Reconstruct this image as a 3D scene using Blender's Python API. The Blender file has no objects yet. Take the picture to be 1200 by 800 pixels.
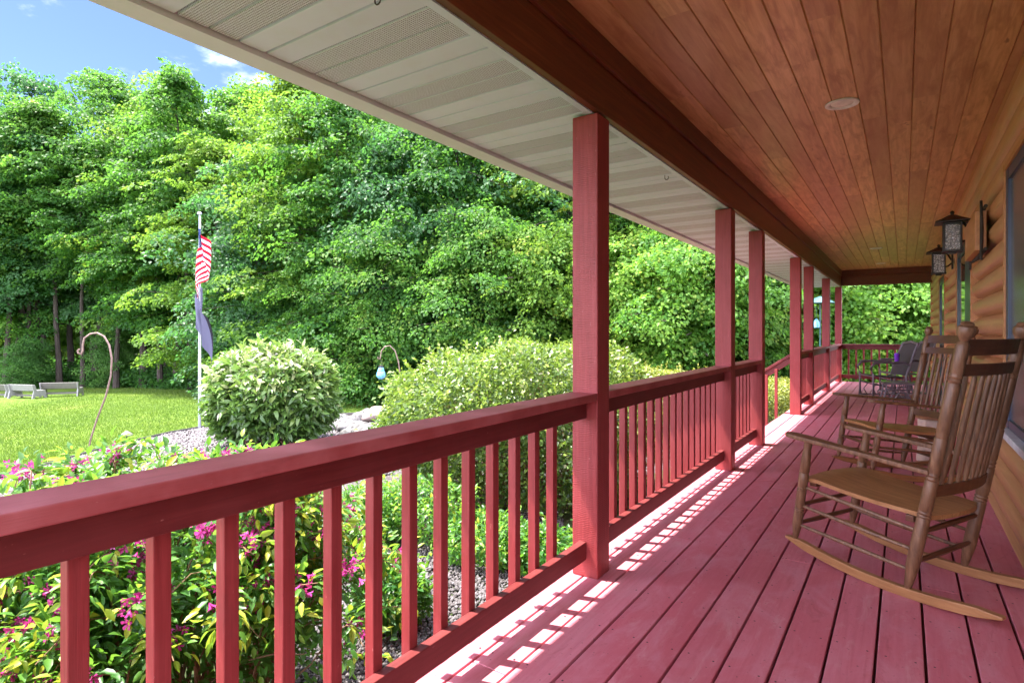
import bpy, math, random
import numpy as np
from mathutils import Vector, Matrix

random.seed(7)
R = math.radians
PI = math.pi
scene = bpy.context.scene
COL = scene.collection

# ------------------------------------------------------------------ camera
F_PX, U_VP, V_HOR, EYE = 680.0, 1059.0, 388.0, 1.22
YAW = math.atan((U_VP - 600) / F_PX)
CT, ST = math.cos(YAW), math.sin(YAW)
cam_d = bpy.data.cameras.new('camera')
cam = bpy.data.objects.new('camera', cam_d)
COL.objects.link(cam)
cam.location = (0, 0, EYE)
cam.rotation_euler = (PI / 2, 0, YAW)
cam_d.sensor_width = 36
cam_d.lens = 36 * F_PX / 1200
cam_d.shift_y = (V_HOR - 400) / 1200
cam_d.clip_start = 0.05
cam_d.clip_end = 2000
scene.camera = cam


def ground_z(x):
    return -1.0 - 0.03 * min(43.0, max(0.0, -2.0 - x))


def polar(u, Z):
    """ground position at bearing u (photo column) and Z metres ahead of the porch viewpoint"""
    X = (u - 600) * Z / F_PX
    return X * CT - Z * ST, X * ST + Z * CT


# ------------------------------------------------------------------ render + world
scene.render.engine = 'CYCLES'
scene.cycles.use_denoising = True
scene.cycles.max_bounces = 14
scene.cycles.diffuse_bounces = 8
scene.cycles.glossy_bounces = 3
scene.cycles.transmission_bounces = 8
scene.cycles.transparent_max_bounces = 8
scene.cycles.sample_clamp_indirect = 8
scene.view_settings.view_transform = 'Standard'
scene.view_settings.look = 'None'
scene.view_settings.exposure = 3.5
scene.view_settings.gamma = 1.0

SUN_DIR = Vector((1.0, 0.27, -2.2)).normalized()     # light travels this way
sun_el = math.asin(-SUN_DIR.z)
sun_az = math.atan2(-SUN_DIR.x, -SUN_DIR.y)          # azimuth of the sun, clockwise from +y
world = bpy.data.worlds.new('World')
scene.world = world
world.use_nodes = True
wn, wl = world.node_tree.nodes, world.node_tree.links
wn.clear()
w_out = wn.new('ShaderNodeOutputWorld')
w_bg = wn.new('ShaderNodeBackground')
w_sky = wn.new('ShaderNodeTexSky')
w_sky.sky_type = 'NISHITA'
w_sky.sun_disc = False
w_sky.sun_elevation = sun_el
w_sky.sun_rotation = sun_az
w_sky.air_density = 0.7
w_sky.dust_density = 0.1
w_sky.ozone_density = 4.0
w_bg.inputs['Strength'].default_value = 0.05
# unseen bright cloud added as porch fill, clear blue opening low north west
w_tc = wn.new('ShaderNodeTexCoord')


def w_noise(scale, loc, mscale, det=7):
    mp = wn.new('ShaderNodeMapping')
    mp.inputs['Scale'].default_value = mscale
    mp.inputs['Location'].default_value = loc
    no = wn.new('ShaderNodeTexNoise')
    no.inputs['Scale'].default_value = scale
    no.inputs['Detail'].default_value = det
    no.inputs['Roughness'].default_value = 0.58
    wl.new(w_tc.outputs['Generated'], mp.inputs['Vector'])
    wl.new(mp.outputs['Vector'], no.inputs['Vector'])
    return no.outputs['Fac']


def w_range(src, a, b_, c_, d_):
    mr = wn.new('ShaderNodeMapRange')
    mr.interpolation_type = 'SMOOTHSTEP'
    for nm, v_ in zip(('From Min', 'From Max', 'To Min', 'To Max'), (a, b_, c_, d_)):
        mr.inputs[nm].default_value = v_
    wl.new(src, mr.inputs['Value'])
    return mr.outputs['Result']


def w_math(op, a, b_):
    m_ = wn.new('ShaderNodeMath')
    m_.operation = op
    for k_, v_ in enumerate((a, b_)):
        if isinstance(v_, float):
            m_.inputs[k_].default_value = v_
        else:
            wl.new(v_, m_.inputs[k_])
    return m_.outputs[0]


w_dot = wn.new('ShaderNodeVectorMath')
w_dot.operation = 'DOT_PRODUCT'
w_dot.inputs[1].default_value = (-0.863, 0.361, 0.353)
wl.new(w_tc.outputs['Generated'], w_dot.inputs[0])
w_big = w_noise(2.6, (1.3, 2.4, 0.35), (1, 1, 1.6))
w_edge = w_math('ADD', w_dot.outputs['Value'], w_math('MULTIPLY', w_math('SUBTRACT', w_big, 0.5), 0.35))
w_fill_cloud = w_math('MULTIPLY', w_range(w_edge, 0.62, 0.84, 1.0, 0.0), w_range(w_big, 0.32, 0.58, 0.55, 1.0))
w_wisp = w_range(w_noise(2.4, (3.1, 0.4, 0.35), (2.2, 2.2, 5.0)), 0.54, 0.78, 0.0, 0.55)
w_clear = wn.new('ShaderNodeMix')
w_clear.data_type = 'RGBA'
w_clear.blend_type = 'MULTIPLY'
w_clear.inputs['Factor'].default_value = 1.0
w_clear.inputs['B'].default_value = (0.54, 0.51, 0.53, 1)
wl.new(w_sky.outputs['Color'], w_clear.inputs['A'])
w_mix = wn.new('ShaderNodeMix')
w_mix.data_type = 'RGBA'
w_mix.inputs['B'].default_value = (13.5, 13.3, 16.5, 1)
wl.new(w_math('MAXIMUM', w_fill_cloud, w_wisp), w_mix.inputs['Factor'])
wl.new(w_clear.outputs['Result'], w_mix.inputs['A'])
wl.new(w_mix.outputs['Result'], w_bg.inputs['Color'])
wl.new(w_bg.outputs['Background'], w_out.inputs['Surface'])

sl = bpy.data.lights.new('sun', 'SUN')
sl.energy = 2.0
sl.angle = R(0.55)
sl.color = (1.0, 0.94, 0.85)
so = bpy.data.objects.new('sun', sl)
COL.objects.link(so)
so.rotation_euler = SUN_DIR.to_track_quat('-Z', 'Y').to_euler()
so.location = (-20, -5, 30)


# ------------------------------------------------------------------ materials
class NT:
    def __init__(self, name):
        self.m = bpy.data.materials.new(name)
        self.m.use_nodes = True
        self.n, self.l = self.m.node_tree.nodes, self.m.node_tree.links
        self.p = self.n['Principled BSDF']
        self.out = self.n['Material Output']
        self.tc = None

    def new(self, t, **kw):
        x = self.n.new(t)
        for k, v in kw.items():
            setattr(x, k, v)
        return x

    def coords(self, scale=(1, 1, 1), rnd=False, world_space=False):
        if self.tc is None:
            self.tc = self.new('ShaderNodeTexCoord')
        mp = self.new('ShaderNodeMapping')
        mp.inputs['Scale'].default_value = scale
        if world_space:
            g = self.new('ShaderNodeNewGeometry')
            self.l.new(g.outputs['Position'], mp.inputs['Vector'])
        else:
            self.l.new(self.tc.outputs['Object'], mp.inputs['Vector'])
        if rnd:
            oi = self.new('ShaderNodeObjectInfo')
            mu = self.new('ShaderNodeMath', operation='MULTIPLY')
            mu.inputs[1].default_value = 37.0
            self.l.new(oi.outputs['Random'], mu.inputs[0])
            cx = self.new('ShaderNodeCombineXYZ')
            for k in range(3):
                self.l.new(mu.outputs[0], cx.inputs[k])
            self.l.new(cx.outputs[0], mp.inputs['Location'])
        return mp.outputs['Vector']

    def noise(self, vec, scale=5, detail=4, rough=0.55, dist=0.0):
        x = self.new('ShaderNodeTexNoise')
        x.inputs['Scale'].default_value = scale
        x.inputs['Detail'].default_value = detail
        x.inputs['Roughness'].default_value = rough
        x.inputs['Distortion'].default_value = dist
        self.l.new(vec, x.inputs['Vector'])
        return x.outputs['Fac']

    def ramp(self, fac, stops):
        x = self.new('ShaderNodeValToRGB')
        e = x.color_ramp.elements
        while len(e) < len(stops):
            e.new(0.5)
        for k, (p, c) in enumerate(stops):
            e[k].position = p
            e[k].color = (*c, 1) if len(c) == 3 else c
        self.l.new(fac, x.inputs['Fac'])
        return x.outputs['Color']

    def val(self, fac, a, b, lo=0.0, hi=1.0):
        x = self.new('ShaderNodeMapRange')
        x.inputs['From Min'].default_value = lo
        x.inputs['From Max'].default_value = hi
        x.inputs['To Min'].default_value = a
        x.inputs['To Max'].default_value = b
        self.l.new(fac, x.inputs['Value'])
        return x.outputs['Result']

    def mix(self, fac, a, b, mode='MIX'):
        x = self.new('ShaderNodeMix', data_type='RGBA', blend_type=mode)
        for key, v in (('Factor', fac), ('A', a), ('B', b)):
            if isinstance(v, (int, float)):
                x.inputs[key].default_value = v
            elif isinstance(v, tuple):
                x.inputs[key].default_value = (*v, 1)
            else:
                self.l.new(v, x.inputs[key])
        return x.outputs['Result']

    def attr(self, name):
        x = self.new('ShaderNodeAttribute', attribute_name=name)
        return x.outputs['Fac']

    def bump(self, fac, strength=0.3, dist=0.01, prev=None):
        x = self.new('ShaderNodeBump')
        x.inputs['Strength'].default_value = strength
        x.inputs['Distance'].default_value = dist
        self.l.new(fac, x.inputs['Height'])
        if prev is not None:
            self.l.new(prev, x.inputs['Normal'])
        return x.outputs['Normal']

    def set(self, col=None, rough=None, spec=None, metal=None, normal=None, coat=None):
        for key, v in (('Base Color', col), ('Roughness', rough), ('Specular IOR Level', spec), ('Metallic', metal), ('Normal', normal), ('Coat Weight', coat)):
            if v is None:
                continue
            if isinstance(v, (int, float)):
                self.p.inputs[key].default_value = v
            elif isinstance(v, tuple):
                self.p.inputs[key].default_value = (*v, 1)
            else:
                self.l.new(v, self.p.inputs[key])
        return self.m


def axis_scale(ax, along, across):
    s = [across] * 3
    s['xyz'.index(ax)] = along
    return tuple(s)


def red_wood(name, ax, worn=0.25, saw=False, deep=1.0):  # worn and deep also carry skylight on caps and shade on rails
    t = NT(name)
    v = t.coords(axis_scale(ax, 1.2, 22), rnd=True)
    g = t.noise(v, 3.0, 6, 0.6, 0.4)
    big = t.noise(t.coords(rnd=True), 5, 4)
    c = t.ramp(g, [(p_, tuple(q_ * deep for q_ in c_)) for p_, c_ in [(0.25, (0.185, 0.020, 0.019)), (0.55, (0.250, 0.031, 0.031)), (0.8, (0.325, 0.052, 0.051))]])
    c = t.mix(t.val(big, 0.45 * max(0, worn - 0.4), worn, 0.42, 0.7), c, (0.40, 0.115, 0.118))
    chip = t.noise(t.coords(axis_scale(ax, 9, 30), rnd=True), 4.0, 5, 0.6)
    c = t.mix(t.val(chip, 0, 0.55, 0.69, 0.74), c, (0.56, 0.30, 0.26))
    dirt = t.noise(t.coords(axis_scale(ax, 2.2, 9), rnd=True), 2.3, 6, 0.7)
    c = t.mix(t.val(dirt, 0, 0.5, 0.54, 0.74), c, (0.16, 0.030, 0.026))
    fine = t.noise(t.coords(axis_scale(ax, 6, 160), rnd=True), 2.0, 3)
    n = t.bump(g, 0.25, 0.004)
    n = t.bump(fine, 0.25, 0.002, n)
    if saw:
        w = t.new('ShaderNodeTexWave', wave_type='BANDS', bands_direction=ax.upper())
        w.inputs['Scale'].default_value = 34
        w.inputs['Distortion'].default_value = 7.0
        w.inputs['Detail'].default_value = 2
        w.inputs['Detail Scale'].default_value = 0.6
        t.l.new(t.coords((1, 1, 1), rnd=True), w.inputs['Vector'])
        n = t.bump(w.outputs['Fac'], 0.22, 0.004, n)
        c = t.mix(t.val(w.outputs['Fac'], 0, 0.22), c, (0.32, 0.042, 0.048))
    return t.set(c, t.val(big, 0.42, 0.6), 0.4, normal=n)


M = {}
M['red_z'] = red_wood('red_stained_wood_upright', 'z', 0.12)
M['red_post'] = red_wood('red_rough_sawn_post', 'z', 0.15, True)
M['red_y'] = red_wood('red_stained_wood_lengthwise_shaded', 'y', 0.10, deep=0.52)  # stain darkened to put the shade of the rail sides into the colour
M['red_cap'] = red_wood('red_stained_cap_skylit_pink', 'y', 1.0)  # full pink mix paints skylight onto the rail tops
M['red_x'] = red_wood('red_stained_wood_crosswise_shaded', 'x', 0.10, deep=0.52)  # crosswise rails carry the same painted shade

t = NT('red_deck_boards')                                # worn pinkish red stain, scuffed and faded
rb = t.attr('shade')
off = t.new('ShaderNodeCombineXYZ')
t.l.new(t.val(rb, 0, 30), off.inputs[1])


def off_coords(sc):
    a = t.new('ShaderNodeVectorMath', operation='ADD')
    t.l.new(t.coords(sc), a.inputs[0])
    t.l.new(off.outputs[0], a.inputs[1])
    return a.outputs[0]


g = t.noise(off_coords((18, 0.9, 18)), 2.6, 7, 0.62, 0.5)
big = t.noise(off_coords((2.2, 1.1, 1)), 2.6, 7, 0.68, 0.9)
sc_ = t.noise(t.coords((2.6, 0.8, 1)), 4.0, 8, 0.74, 0.8)
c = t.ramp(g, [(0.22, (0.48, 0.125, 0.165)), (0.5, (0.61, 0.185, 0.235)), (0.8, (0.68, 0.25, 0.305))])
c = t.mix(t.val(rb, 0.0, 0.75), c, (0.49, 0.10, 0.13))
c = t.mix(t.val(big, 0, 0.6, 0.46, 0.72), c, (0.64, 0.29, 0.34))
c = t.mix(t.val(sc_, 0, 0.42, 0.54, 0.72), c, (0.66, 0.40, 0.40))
c = t.mix(t.val(sc_, 0.45, 0.0, 0.30, 0.42), c, (0.34, 0.06, 0.068))
sp = t.noise(t.coords((1, 1, 1)), 60, 3)
c = t.mix(t.val(sp, 0, 0.6, 0.66, 0.73), c, (0.15, 0.03, 0.035))
n = t.bump(g, 0.4, 0.004)
n = t.bump(t.noise(t.coords((150, 5, 150)), 1.5, 3), 0.35, 0.002, n)
M['deck'] = t.set(c, t.val(big, 0.42, 0.64, 0.3, 0.7), 0.45, normal=n)

t = NT('varnished_ceiling_boards')
rb = t.attr('shade')
oi = t.new('ShaderNodeCombineXYZ')
t.l.new(t.val(rb, 0, 40), oi.inputs[0])
va = t.new('ShaderNodeVectorMath', operation='ADD')
t.l.new(t.coords((14, 0.8, 6)), va.inputs[0])
t.l.new(oi.outputs[0], va.inputs[1])
g = t.noise(va.outputs[0], 2.2, 6, 0.6, 0.7)
vb = t.new('ShaderNodeVectorMath', operation='ADD')
t.l.new(t.coords((9, 1.7, 8)), vb.inputs[0])
t.l.new(oi.outputs[0], vb.inputs[1])
bl = t.noise(vb.outputs[0], 1.6, 6, 0.62, 0.7)
c = t.ramp(g, [(0.32, (0.46, 0.245, 0.095)), (0.5, (0.62, 0.37, 0.155)), (0.68, (0.74, 0.48, 0.23))])
c = t.mix(t.val(bl, 0, 0.7, 0.46, 0.68), c, (0.30, 0.13, 0.045))
kn = t.noise(t.coords((9, 3.0, 4)), 2.0, 3, 0.5, 0.3)
c = t.mix(t.val(kn, 0, 0.8, 0.70, 0.78), c, (0.12, 0.04, 0.018))
c = t.mix(t.val(rb, 0.0, 0.72, 0.1, 1.0), c, (0.37, 0.175, 0.08))
M['ceiling'] = t.set(c, t.val(bl, 0.27, 0.42), 0.5, normal=t.bump(bl, 0.12, 0.004))

t = NT('dark_stained_beam')
g = t.noise(t.coords((9, 0.7, 16)), 2.0, 6, 0.62, 1.6)
c = t.ramp(g, [(0.3, (0.085, 0.022, 0.009)), (0.55, (0.145, 0.040, 0.014)), (0.75, (0.20, 0.06, 0.022))])
M['beam'] = t.set(c, 0.42, 0.4, normal=t.bump(g, 0.2, 0.004))

t = NT('white_metal_soffit')
c = t.mix(t.attr('shade'), (0.57, 0.68, 0.78), (0.52, 0.62, 0.71))
c = t.mix(t.val(t.noise(t.coords((3, 3, 3)), 3, 5), 0, 0.25, 0.5, 0.7), c, (0.46, 0.53, 0.50))
M['soffit'] = t.set(c, 0.45, 0.4)
t = NT('perforated_soffit_vent')
v = t.coords((1, 1, 1))
vo = t.new('ShaderNodeTexVoronoi', feature='F1')
vo.inputs['Scale'].default_value = 105
vo.inputs['Randomness'].default_value = 0.12
t.l.new(v, vo.inputs['Vector'])
c = t.ramp(vo.outputs['Distance'], [(0.24, (0.16, 0.18, 0.19)), (0.42, (0.56, 0.65, 0.72))])
M['vent'] = t.set(c, 0.5, 0.35, normal=t.bump(vo.outputs['Distance'], 0.4, 0.003))
t = NT('white_painted_gutter')
c = t.mix(t.val(t.noise(t.coords((1, 0.6, 1)), 6, 5), 0, 0.35, 0.5, 0.75), (0.58, 0.67, 0.68), (0.46, 0.52, 0.50))
M['gutter'] = t.set(c, 0.4, 0.45)

t = NT('varnished_log_siding')
g = t.noise(t.coords((16, 0.8, 16)), 2.2, 6, 0.6, 0.8)
bl = t.noise(t.coords((1.5, 1, 1.5)), 2, 4)
c = t.ramp(g, [(0.25, (0.38, 0.155, 0.066)), (0.55, (0.50, 0.235, 0.108)), (0.8, (0.58, 0.30, 0.15))])
c = t.mix(t.val(bl, 0, 0.4, 0.45, 0.7), c, (0.46, 0.205, 0.075))
ck = t.noise(t.coords((30, 0.5, 30)), 2.2, 6, 0.6, 0.4)
c = t.mix(t.val(ck, 0, 0.75, 0.62, 0.72), c, (0.20, 0.085, 0.032))
c = t.mix(t.val(t.attr('shade'), 0, 0.45), c, (0.46, 0.235, 0.10))
M['log'] = t.set(c, 0.36, 0.5, normal=t.bump(ck, 0.3, 0.006, t.bump(g, 0.2, 0.005)))
t = NT('orange_stained_trim')
g = t.noise(t.coords((12, 0.9, 12)), 2.2, 5, 0.6, 0.6)
c = t.ramp(g, [(0.3, (0.36, 0.14, 0.045)), (0.7, (0.52, 0.235, 0.08))])
M['trim'] = t.set(c, 0.4, 0.45, normal=t.bump(g, 0.15, 0.004))


def plain(name, col, rough=0.5, spec=0.5, metal=0.0, var=0.15, scale=12.0, bump=0.08):
    t = NT(name)
    f = t.noise(t.coords(rnd=True), scale, 5)
    c = t.mix(t.val(f, 0, 1, 0.35, 0.7), tuple(x * (1 - var) for x in col), tuple(min(1, x * (1 + var)) for x in col))
    return t.set(c, rough, spec, metal, t.bump(f, bump, 0.004))


M['frame_blue'] = plain('dark_blue_window_frame', (0.018, 0.034, 0.075), 0.35)
M['frame_teal'] = plain('dark_teal_door_frame', (0.018, 0.045, 0.060), 0.3)
M['screen'] = plain('window_with_grey_screen', (0.10, 0.092, 0.085), 0.22, 0.5, var=0.1, scale=3, bump=0.0)
M['glass'] = plain('reflective_window_glass', (0.05, 0.055, 0.06), 0.04, 0.8, var=0.1, scale=2, bump=0.0)
M['sill'] = plain('pale_window_sill', (0.62, 0.64, 0.66), 0.4)
M['bronze'] = plain('dark_bronze_metal', (0.028, 0.020, 0.017), 0.45, 0.5, 0.3)
M['rust_hook'] = plain('weathered_brown_metal', (0.22, 0.15, 0.12), 0.5, 0.5, 0.3, 0.3, 40)
M['steel'] = plain('brushed_aluminium_pole', (0.30, 0.32, 0.36), 0.4, 0.5, 0.3, 0.08)
M['white_plastic'] = plain('white_plastic', (0.76, 0.75, 0.73), 0.4)
M['lens'] = plain('frosted_lamp_lens', (0.82, 0.80, 0.74), 0.25)
M['bench_white'] = plain('weathered_white_resin', (0.22, 0.215, 0.22), 0.5, var=0.1)
M['bench_grey'] = plain('grey_resin_boards', (0.115, 0.108, 0.098), 0.55, var=0.12)
M['chair_metal'] = plain('dark_brown_metal_frame', (0.17, 0.135, 0.155), 0.38, 0.6, 0.2)
M['sling'] = plain('dark_brown_sling_fabric', (0.075, 0.056, 0.058), 0.7, 0.3, scale=120, bump=0.3)
M['purple'] = plain('purple_plastic', (0.22, 0.05, 0.60), 0.3)
M['blue_glass'] = plain('pale_blue_glass', (0.16, 0.46, 0.72), 0.15, 0.6, var=0.35, scale=30)
M['teal_dark'] = plain('dark_teal_metal', (0.03, 0.10, 0.12), 0.4, 0.5)
M['black_edge'] = plain('black_plastic_edging', (0.02, 0.018, 0.015), 0.6)
M['stump_wood'] = plain('peeled_pale_wood', (0.58, 0.42, 0.33), 0.55, var=0.2, scale=9)
M['bark_patch'] = plain('brown_wood_face', (0.30, 0.13, 0.055), 0.5, var=0.25)
M['rock'] = plain('pale_weathered_rock', (0.135, 0.13, 0.128), 0.85, 0.3, var=0.6, scale=7, bump=0.9)
M['rock_brown'] = plain('brown_weathered_rock', (0.26, 0.20, 0.18), 0.8, 0.3, var=0.35, scale=5, bump=0.5)
M['slab'] = plain('white_flagstone', (0.62, 0.60, 0.57), 0.75, 0.3, var=0.12, scale=6, bump=0.3)
M['roof'] = plain('dark_shingle_roof', (0.06, 0.055, 0.05), 0.9)
M['interior'] = plain('dark_room_behind', (0.05, 0.045, 0.04), 0.9)

t = NT('brown_oak_of_rocking_chair')
oi = t.coords((9, 9, 1.6), rnd=True)
g = t.noise(oi, 6.0, 6, 0.6, 0.6)
c = t.ramp(g, [(0.28, (0.085, 0.038, 0.019)), (0.55, (0.18, 0.088, 0.044)), (0.8, (0.29, 0.162, 0.088))])
M['oak'] = t.set(c, 0.42, 0.45, normal=t.bump(g, 0.2, 0.003))
t = NT('golden_oak_seat_boards')
g = t.noise(t.coords((2.0, 16, 16)), 3.2, 6, 0.6, 0.5)
c = t.ramp(g, [(0.28, (0.22, 0.092, 0.034)), (0.55, (0.36, 0.172, 0.068)), (0.8, (0.45, 0.25, 0.115))])
sx = t.new('ShaderNodeSeparateXYZ')
t.l.new(t.coords((1, 19.0, 1)), sx.inputs[0])
fl_ = t.new('ShaderNodeMath', operation='FLOOR')
t.l.new(sx.outputs[1], fl_.inputs[0])
wn_ = t.new('ShaderNodeTexWhiteNoise', noise_dimensions='1D')
t.l.new(fl_.outputs[0], wn_.inputs['W'])
c = t.mix(t.val(wn_.outputs['Value'], 0, 0.55), c, (0.33, 0.15, 0.055))
fr_ = t.new('ShaderNodeMath', operation='FRACT')
t.l.new(sx.outputs[1], fr_.inputs[0])
c = t.mix(t.val(fr_.outputs[0], 0.75, 0.0, 0.0, 0.07), c, (0.10, 0.04, 0.015))
M['oak_seat'] = t.set(c, 0.42, 0.45, normal=t.bump(g, 0.2, 0.003))
t = NT('dark_walnut_stained_rails')
g = t.noise(t.coords((2, 2, 14)), 4, 5)
M['oak_dark'] = t.set(t.ramp(g, [(0.3, (0.075, 0.025, 0.012)), (0.7, (0.13, 0.05, 0.024))]), 0.35, 0.5)

t = NT('lantern_lattice_glass')
vo = t.new('ShaderNodeTexVoronoi', feature='DISTANCE_TO_EDGE')
vo.inputs['Scale'].default_value = 50
t.l.new(t.coords(), vo.inputs['Vector'])
c = t.ramp(vo.outputs['Distance'], [(0.04, (0.05, 0.038, 0.034)), (0.22, (0.30, 0.255, 0.245))])
t.l.new(c, t.p.inputs['Emission Color'])
t.p.inputs['Emission Strength'].default_value = 0.022
M['lattice'] = t.set(c, 0.2, 0.6, normal=t.bump(vo.outputs['Distance'], 0.6, 0.004))

t = NT('tree_bark')
g = t.noise(t.coords((7, 7, 1.2), rnd=True), 4, 6, 0.65, 0.5)
c = t.ramp(g, [(0.3, (0.022, 0.018, 0.015)), (0.6, (0.070, 0.056, 0.048)), (0.8, (0.15, 0.125, 0.105))])
M['bark'] = t.set(c, 0.9, 0.2, normal=t.bump(g, 0.6, 0.03))
M['twig'] = plain('brown_shrub_twigs', (0.20, 0.115, 0.068), 0.8, 0.2, var=0.35, scale=30)


def leaf_mat(name, stops, trans, tw=0.38, rough=0.42, spec=0.5, jitter=0.25):
    t = NT(name)
    c = t.ramp(t.attr('shade'), stops)
    oi = t.new('ShaderNodeObjectInfo')
    hs = t.new('ShaderNodeHueSaturation')
    t.l.new(t.val(oi.outputs['Random'], 0.5 - 0.02, 0.5 + 0.015), hs.inputs['Hue'])
    t.l.new(t.val(oi.outputs['Random'], 1.0 + jitter, 1.0 - jitter), hs.inputs['Value'])
    t.l.new(c, hs.inputs['Color'])
    t.set(hs.outputs['Color'], rough, spec)
    tr = t.new('ShaderNodeBsdfTranslucent')
    t.l.new(t.mix(0.62, hs.outputs['Color'], trans), tr.inputs['Color'])
    mx = t.new('ShaderNodeMixShader')
    mx.inputs[0].default_value = tw
    t.l.new(t.p.outputs[0], mx.inputs[1])
    t.l.new(tr.outputs[0], mx.inputs[2])
    t.l.new(mx.outputs[0], t.out.inputs['Surface'])
    return t.m


M['leaf_maple'] = leaf_mat('maple_leaves', [(0.0, (0.017, 0.066, 0.014)), (0.45, (0.039, 0.129, 0.022)), (0.8, (0.076, 0.183, 0.027)), (1.0, (0.148, 0.234, 0.031))], (0.156, 0.374, 0.039), 0.52, 0.55, 0.2)
M['leaf_bright'] = leaf_mat('yellow_green_leaves', [(0.0, (0.033, 0.094, 0.014)), (0.45, (0.070, 0.172, 0.022)), (0.8, (0.121, 0.226, 0.027)), (1.0, (0.211, 0.265, 0.031))], (0.226, 0.406, 0.039), 0.52, 0.55, 0.2)
M['leaf_sunny'] = leaf_mat('sunlit_green_leaves', [(0.0, (0.045, 0.135, 0.020)), (0.45, (0.095, 0.234, 0.031)), (0.8, (0.171, 0.306, 0.041)), (1.0, (0.297, 0.378, 0.063))], (0.270, 0.522, 0.054), 0.52, 0.5, 0.25)  # lighter leaf colour paints sun onto the trees beyond the porch
M['leaf_cool'] = leaf_mat('cool_green_leaves', [(0.0, (0.017, 0.062, 0.023)), (0.5, (0.041, 0.125, 0.041)), (0.85, (0.078, 0.183, 0.070)), (1.0, (0.148, 0.234, 0.117))], (0.117, 0.328, 0.055), 0.50, 0.5, 0.25)
M['leaf_dark'] = leaf_mat('dark_undergrowth_leaves', [(0.0, (0.016, 0.059, 0.016)), (0.6, (0.041, 0.126, 0.027)), (1.0, (0.081, 0.198, 0.036))], (0.126, 0.342, 0.045), 0.48, 0.55, 0.2)
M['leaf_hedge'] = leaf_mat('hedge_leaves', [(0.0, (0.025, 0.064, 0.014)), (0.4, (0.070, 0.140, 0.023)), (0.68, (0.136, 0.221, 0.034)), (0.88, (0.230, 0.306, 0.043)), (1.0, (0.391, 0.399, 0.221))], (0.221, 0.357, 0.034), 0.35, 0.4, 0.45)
M['leaf_gold'] = leaf_mat('golden_hedge_leaves', [(0.0, (0.045, 0.09, 0.015)), (0.5, (0.15, 0.20, 0.028)), (1.0, (0.32, 0.33, 0.05))], (0.28, 0.36, 0.03), 0.3)
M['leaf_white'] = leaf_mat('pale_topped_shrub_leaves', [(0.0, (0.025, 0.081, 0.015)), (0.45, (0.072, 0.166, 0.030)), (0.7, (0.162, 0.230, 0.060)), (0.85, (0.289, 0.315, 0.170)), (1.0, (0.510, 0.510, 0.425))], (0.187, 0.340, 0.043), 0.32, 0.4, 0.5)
M['leaf_weigela'] = leaf_mat('flowering_shrub_leaves', [(0.0, (0.024, 0.090, 0.018)), (0.45, (0.055, 0.175, 0.030)), (0.72, (0.11, 0.26, 0.036)), (0.88, (0.28, 0.38, 0.035)), (1.0, (0.46, 0.48, 0.04))], (0.24, 0.50, 0.04), 0.45, 0.4, 0.45)
M['petal'] = leaf_mat('magenta_petals', [(0.0, (0.30, 0.012, 0.09)), (0.5, (0.52, 0.030, 0.26)), (1.0, (0.66, 0.12, 0.46))], (0.75, 0.08, 0.42), 0.35, 0.5, 0.3)
M['grass'] = leaf_mat('lawn_grass_blades', [(0.0, (0.046, 0.098, 0.009)), (0.5, (0.078, 0.145, 0.012)), (1.0, (0.135, 0.19, 0.022))], (0.13, 0.24, 0.015), 0.35, 0.5, 0.3)

t = NT('woodland_soil')
f = t.noise(t.coords(), 0.8, 8, 0.65)
c = t.ramp(f, [(0.3, (0.018, 0.026, 0.010)), (0.5, (0.04, 0.06, 0.016)), (0.7, (0.075, 0.06, 0.035))])
M['soil'] = t.set(c, 0.95, 0.2, normal=t.bump(f, 0.6, 0.1))
t = NT('lawn_turf')
f = t.noise(t.coords((1, 1, 1)), 0.35, 8, 0.68)
f2 = t.noise(t.coords((1, 1, 1)), 14, 6, 0.7)
c = t.ramp(f, [(0.3, (0.050, 0.098, 0.009)), (0.5, (0.073, 0.130, 0.011)), (0.62, (0.100, 0.152, 0.016)), (0.76, (0.19, 0.185, 0.05))])
c = t.mix(t.val(f2, 0, 0.6, 0.4, 0.7), c, (0.06, 0.095, 0.010))
M['lawn'] = t.set(c, 0.9, 0.2, normal=t.bump(f2, 0.7, 0.05))
t = NT('gravel_mulch')
vo = t.new('ShaderNodeTexVoronoi')
vo.inputs['Scale'].default_value = 34
t.l.new(t.coords(), vo.inputs['Vector'])
sep = t.new('ShaderNodeSeparateColor')
t.l.new(vo.outputs['Color'], sep.inputs[0])
c = t.ramp(sep.outputs[0], [(0.0, (0.03, 0.025, 0.022)), (0.5, (0.07, 0.060, 0.056)), (1.0, (0.14, 0.125, 0.125))])
M['gravel'] = t.set(c, 0.85, 0.25, normal=t.bump(vo.outputs['Distance'], 0.9, 0.02))
t = NT('gravel_stones')
c = t.ramp(t.attr('shade'), [(0.0, (0.05, 0.043, 0.040)), (0.5, (0.22, 0.20, 0.21)), (0.9, (0.38, 0.35, 0.38)), (1.0, (0.46, 0.44, 0.45))])
M['stone'] = t.set(c, 0.8, 0.3)
M['flag_red'] = leaf_mat('red_flag_cloth', [(0, (0.62, 0.012, 0.03)), (1, (0.62, 0.012, 0.03))], (0.7, 0.02, 0.04), 0.3, 0.7, 0.2, 0)
M['flag_white'] = leaf_mat('white_flag_cloth', [(0, (0.78, 0.75, 0.76)), (1, (0.78, 0.75, 0.76))], (0.8, 0.75, 0.76), 0.3, 0.7, 0.2, 0)
M['flag_blue'] = leaf_mat('blue_flag_cloth', [(0, (0.03, 0.065, 0.20)), (1, (0.03, 0.065, 0.20))], (0.05, 0.08, 0.25), 0.3, 0.7, 0.2, 0)
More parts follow.
